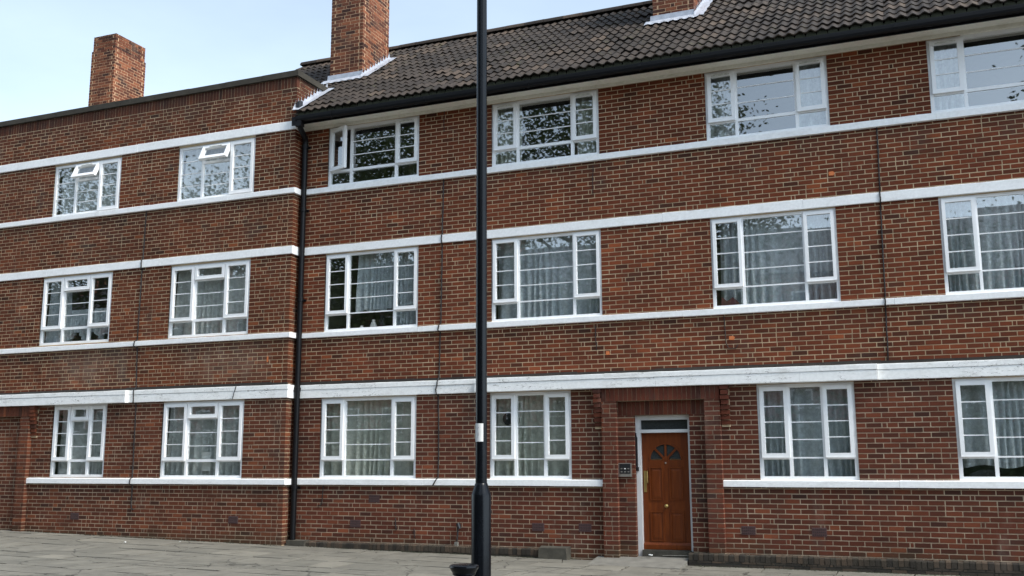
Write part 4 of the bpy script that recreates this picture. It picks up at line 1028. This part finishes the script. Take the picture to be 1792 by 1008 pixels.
# sticker wrapped on the column, facing the camera
def sticker_arc(a0, a1, r, za, zb, n=8):
    mb = MB()
    for i in range(n):
        t0, t1 = a0+(a1-a0)*i/n, a0+(a1-a0)*(i+1)/n
        p = lambda rr, t, z: (rr*math.cos(t), rr*math.sin(t), z)
        mb.hexa([p(r,t0,za),p(r,t1,za),p(r-.003,t1,za),p(r-.003,t0,za),p(r,t0,zb),p(r,t1,zb),p(r-.003,t1,zb),p(r-.003,t0,zb)])
    return mb
az = math.atan2(CAM.y-LY, CAM.x-LX)
stk = sticker_arc(az-1.45, az+.35, .0555, 1.785-lz, 1.955-lz).build('sticker', M_PAPER, lp)
mk = MB(); rg = random.Random(6); mgrey = simple('faded_print', (.42, .42, .42), .8)
for i in range(11):
    t = az-.75+rg.uniform(-.3,.35); z = 1.81-lz+rg.random()*.12; r = .0562
    L2 = rg.uniform(.006,.022); mk.poly([(r*math.cos(t),r*math.sin(t),z),(r*math.cos(t+.06),r*math.sin(t+.06),z),(r*math.cos(t+.06),r*math.sin(t+.06),z+L2),(r*math.cos(t),r*math.sin(t),z+L2)])
mk.build('faded_marks', mgrey, stk)
mb = MB(); mb.box(-.02,.02,-.0935,-.09,.5,.95); dr = mb.build('access_door', M_IRON, lp); dr.rotation_euler = (0,0,.35)
BX, BY = -3.464, -8.5; bz = place_z(BX, BY); ht = .79-bz
bo = bpy.data.objects.new('bollard', None); COL.objects.link(bo); bo.location = (BX, BY, bz)
tag(bo, 'low black cast iron bollard with flat flared cap in front of lamp post', 'bollard')
mb = MB(); mb.lathe([(.115,-.02),(.115,.10),(.10,.12),(.085,.16),(.078,.5),(.072,ht-.16)], 0, 0, 28); o = mb.build('shaft', M_IRON, bo); smooth_by_angle(o, 35)
mb = MB(); mb.lathe([(.070,ht-.165),(.082,ht-.15),(.084,ht-.12),(.076,ht-.11),(.08,ht-.085),(.092,ht-.075),(.092,ht-.062),(.098,ht-.055),(.112,ht-.03),(.118,ht-.018),(.116,ht-.006),(.104,ht),(.05,ht+.004),(.01,ht+.005)], 0, 0, 36); o = mb.build('cap', M_IRON, bo); smooth_by_angle(o, 35)

# ------------------------------------------------------------------ small things in windows and on the ground
def lathe_thing(name, label, cat, prof, x, y, z, mat):
    mb = MB(); mb.lathe(prof, 0, 0, 18); o = mb.build(name, mat, None, smooth=True); o.location = (x, y, z); return tag(o, label, cat)
bottle = [(.03,0),(.034,.01),(.034,.12),(.03,.14),(.012,.17),(.012,.20),(.014,.21)]
vase = [(.03,0),(.05,.03),(.06,.08),(.045,.13),(.025,.16),(.035,.19)]
pot = [(.045,0),(.065,.10),(.07,.10),(.07,.115),(.06,.115)]
SY = .20
lathe_thing('bottle', 'white plastic bottle on top floor sill nearest the downpipe, tile roofed block', 'bottle', bottle, -9.0, SY, 6.826, M_STONEW)
lathe_thing('bottle', 'small white bottle on top floor sill beside the taller bottle', 'bottle', [(r*.8, z*.7) for r, z in bottle], -8.55, SY, 6.826, M_STONEW)
lathe_thing('vase', 'white china vase behind first floor window nearest the downpipe', 'vase', vase, -9.35, SY-.02, 4.017, M_STONEW)
lathe_thing('vase', 'dark round vase behind first floor window nearest the downpipe', 'vase', [(r*1.2, z*1.5) for r, z in vase], -9.25, SY+.12, 4.017, M_DARKC)
lathe_thing('jug', 'low white jug on first floor sill nearest the downpipe', 'jug', [(r*.9, z*.5) for r, z in vase], -9.6, SY-.02, 4.017, M_STONEW)
lathe_thing('flower_pot', 'white flower pot on top floor sill second from the downpipe', 'flower pot', pot, -6.2, SY, 6.826, M_STONEW)
lathe_thing('hanging_ball', 'dark ball hanging inside the ground floor window by the lamp post', 'ornament', [(.01,-.01),(.05,.01),(.08,.05),(.092,.10),(.08,.15),(.05,.19),(.01,.21)], -6.64, .155, 2.22, M_DARKC)
mb = MB(); mb.prism([(-2.9,.15,4.03),(-2.60,.16,4.03),(-2.62,.16,4.12),(-2.70,.15,4.20),(-2.80,.16,4.14),(-2.88,.15,4.22)], (0,.06,0)); tag(mb.build('folded_cloth', M_PINK), 'dark red folded cloth on first floor sill third from the downpipe', 'cloth')
mb = MB(); mb.box(-12.86,-12.66,YW+.125,YW+.128,1.44,1.80); tag(mb.build('paper_notice', M_PAPER), 'white paper notice inside ground floor window of the flat roofed wing', 'paper')
mb = MB(); mb.box(-16.48,-16.22,YW+.15,YW+.19,1.36,1.46); mb.box(-16.49,-16.21,YW+.145,YW+.195,1.461,1.48); tag(mb.build('lidded_box', M_STONEW), 'small white lidded box on ground floor sill beside bricked up porch', 'box')
mb = MB(); mb.prism([(.58,.16,1.33),(.92,.16,1.33),(.92,.16,1.42),(.86,.16,1.46),(.70,.16,1.44),(.60,.16,1.40)], (0,.1,0)); tag(mb.build('dark_bag', M_DARKC), 'dark bag lying inside ground floor window fourth from the downpipe', 'bag')
rg = random.Random(12)
def scrap(x, y, s, label, mat=M_PAPER):
    mb = MB(); z = pave_z(x, y)+.008; pts = []
    n = 7
    for i in range(n): t = 2*math.pi*i/n; r = s*rg.uniform(.6, 1.1); pts.append((x+r*math.cos(t), y+.8*r*math.sin(t), z+rg.uniform(0, s*.5)))
    mb.prism(pts, (0, 0, s*.3)); return tag(mb.build('paper_scrap', mat), label, 'litter')
o = scrap(-4.12, -.05, .04, 'crumpled white paper scrap on the doorstep'); o.location.z = .10
scrap(-13.7, -1.15, .03, 'white paper scrap on flagstones before the flat roofed wing')
scrap(-12.9, -.62, .018, 'tiny pale scrap by the wall foot of flat roofed wing')
# moss and grit along the wall foot
mb = MB(); rg = random.Random(5)
for i in range(900):
    x = rg.uniform(-18.5, 2.2); yw = YW if x < XC else (-.115 if -10.8 < x < -5.5 else (-.15 if x > -3.5 else -.0)); 
    if -5.3 < x < -3.4: continue
    y = yw-abs(rg.gauss(0, .022))-.004; z = pave_z(x, y); s = rg.uniform(.006, .02)
    p = [(x-s*1.6,y-s*.6,z-.003),(x+s*1.6,y-s*.6,z-.003),(x+s,y+s*.6,z-.003),(x-s,y+s*.6,z-.003)]; top = (x+rg.uniform(-s,s)*.5, y, z+s*rg.uniform(.4,1.1))
    for a in range(4): mb.poly([p[a], p[(a+1) % 4], top])
o = mb.build('moss', M_MOSS); o['kind'] = 'stuff'; tag(o, 'dark green moss and dirt along the wall foot', 'moss')

# ------------------------------------------------------------------ what the window panes mirror: trees and hedge across the road
def tree(x, y, h, cr, label, seed, leaves=5200, low=.3):
    rg = random.Random(seed); z0 = pave_z(x, -19.5)-.12
    t = bpy.data.objects.new('street_tree', None); COL.objects.link(t); t.location = (x, y, z0); tag(t, label, 'tree', 'trees across the road')
    tr = MB(); tr.tube([(0,0,-.1),(.05,0,h*.2),(-.05,.1,h*.42),(.1,0,h*.65),(0,0,h*.85)], [.34,.27,.21,.13,.05], 10)
    tips = []
    for k in range(16):
        a = rg.uniform(0, 6.28); zb = h*rg.uniform(low*.8, .72); L = cr*rg.uniform(.55, .98); up = rg.uniform(.15, .8)*L
        e = Vector((math.cos(a)*L, math.sin(a)*L, min(zb+up, h*.93))); mid = e*.5; mid.z = zb+up*.3
        tr.tube([(0,0,zb), tuple(mid), tuple(e)], [.10,.06,.02], 6); tips.append(e); tips.append(mid.lerp(e, .5))
    for k in range(10): tips.append(Vector((rg.uniform(-.45,.45)*cr, rg.uniform(-.45,.45)*cr, h*rg.uniform(.7, .98))))
    tr.build('trunk', M_BARK, t, smooth=True)
    lf = MB()
    for i in range(int(leaves*5)):
        c = rg.choice(tips); s = cr*.26; p = c+Vector((rg.gauss(0,s), rg.gauss(0,s), rg.gauss(0,s*.8)))
        u = Vector((rg.gauss(0,1), rg.gauss(0,1), rg.gauss(0,.6))).normalized(); v = u.orthogonal().normalized(); k = rg.uniform(.07, .13)
        lf.poly([p-u*k, p+v*k*.55, p+u*k, p-v*k*.55])
    lf.build('crown', M_LEAF, t)
tree(-42, -27, 18, 6.0, 'broad leafy tree mirrored in top window second from downpipe, flat roofed wing', 1)
tree(-31, -28, 18.5, 5.5, 'leafy tree mirrored in top window nearest downpipe, flat roofed wing', 2)
tree(-23, -27, 20.5, 5.2, 'tall dense tree mirrored in top window nearest downpipe, tile roofed block', 3, 7500)
tree(-14.5, -27.5, 20, 5.0, 'tall dense tree mirrored in top window second from downpipe, tile roofed block', 4, 7500)
tree(-9.0, -29, 21.5, 3.4, 'smaller tree mirrored low in windows third from the downpipe', 5, 4000)
tree(8.3, -28, 20.0, 3.9, 'leafy tree mirrored in top window fourth from the downpipe', 6, 5200)
tree(1.5, -36, 12.5, 4.2, 'low round tree mirrored in first floor window fourth from the downpipe', 7, 4500)
hb = MB(); rg = random.Random(9)
for i in range(32000):
    p = Vector((rg.uniform(-60, 24), -30+rg.gauss(0, .8), rg.uniform(-.2, 3.6+1.0*math.sin(i)))); u = Vector((rg.gauss(0,1), rg.gauss(0,1), rg.gauss(0,1))).normalized(); v = u.orthogonal().normalized(); k = rg.uniform(.12,.22)
    hb.poly([p-u*k, p+v*k*.6, p+u*k, p-v*k*.6])
hb.box(-60, 24, -30.5, -29.6, -.3, 3.2)
hedge = hb.build('hedge', M_LEAF2); tag(hedge, 'long clipped hedge across the road mirrored in the ground floor windows', 'hedge')
# terrace of houses beyond the trees, mirrored in the lower windows
tr_ = bpy.data.objects.new('brick_terrace', None); COL.objects.link(tr_); tr_.location = (-16, -44, -.3)
tag(tr_, 'long brown brick terrace beyond the trees, mirrored in first floor windows', 'building')
M_TERR = simple('terrace_brick', (.20, .085, .055), .9, var=.25, scale=3); M_SLATE = simple('slate', (.06, .06, .065), .7, var=.3, scale=4)
TX0, TX1 = -52, 48
mb = MB(); mb.box(TX0, TX1, -8, 0, 0, 12.6); mb.build('wall', M_TERR, tr_)  # wall and roof made tall to block sky reflected in first floor panes
mb = MB(); mb.prism([(TX0-.2,-8.4,12.5),(TX0-.2,.4,12.5),(TX0-.2,-4,16.4)], (TX1-TX0+.4,0,0)); rf_ = mb.build('roof', M_SLATE, tr_)
for k in range(8):
    mb = MB(); xx = TX0+4+k*12.5; mb.box(xx, xx+1.6, -4.6, -3.4, 15.6, 17.6); mb.build('chimney', M_TERR, rf_)
for k in range(33):
    for zf in (.9, 4.0, 7.0, 10.0):
        xx = TX0+1.2+k*3.0; mb = MB(); mb.box(xx, xx+1.2, .002, .05, zf, zf+1.7); wo = mb.build('window', M_UPVC, tr_)
        for q in (0, 1): mb = MB(); mb.box(xx+.08, xx+1.12, .051, .06, zf+.08+q*.8, zf+.8+q*.8); mb.build('pane', M_DARKC, wo)
bpy.context.view_layer.update()
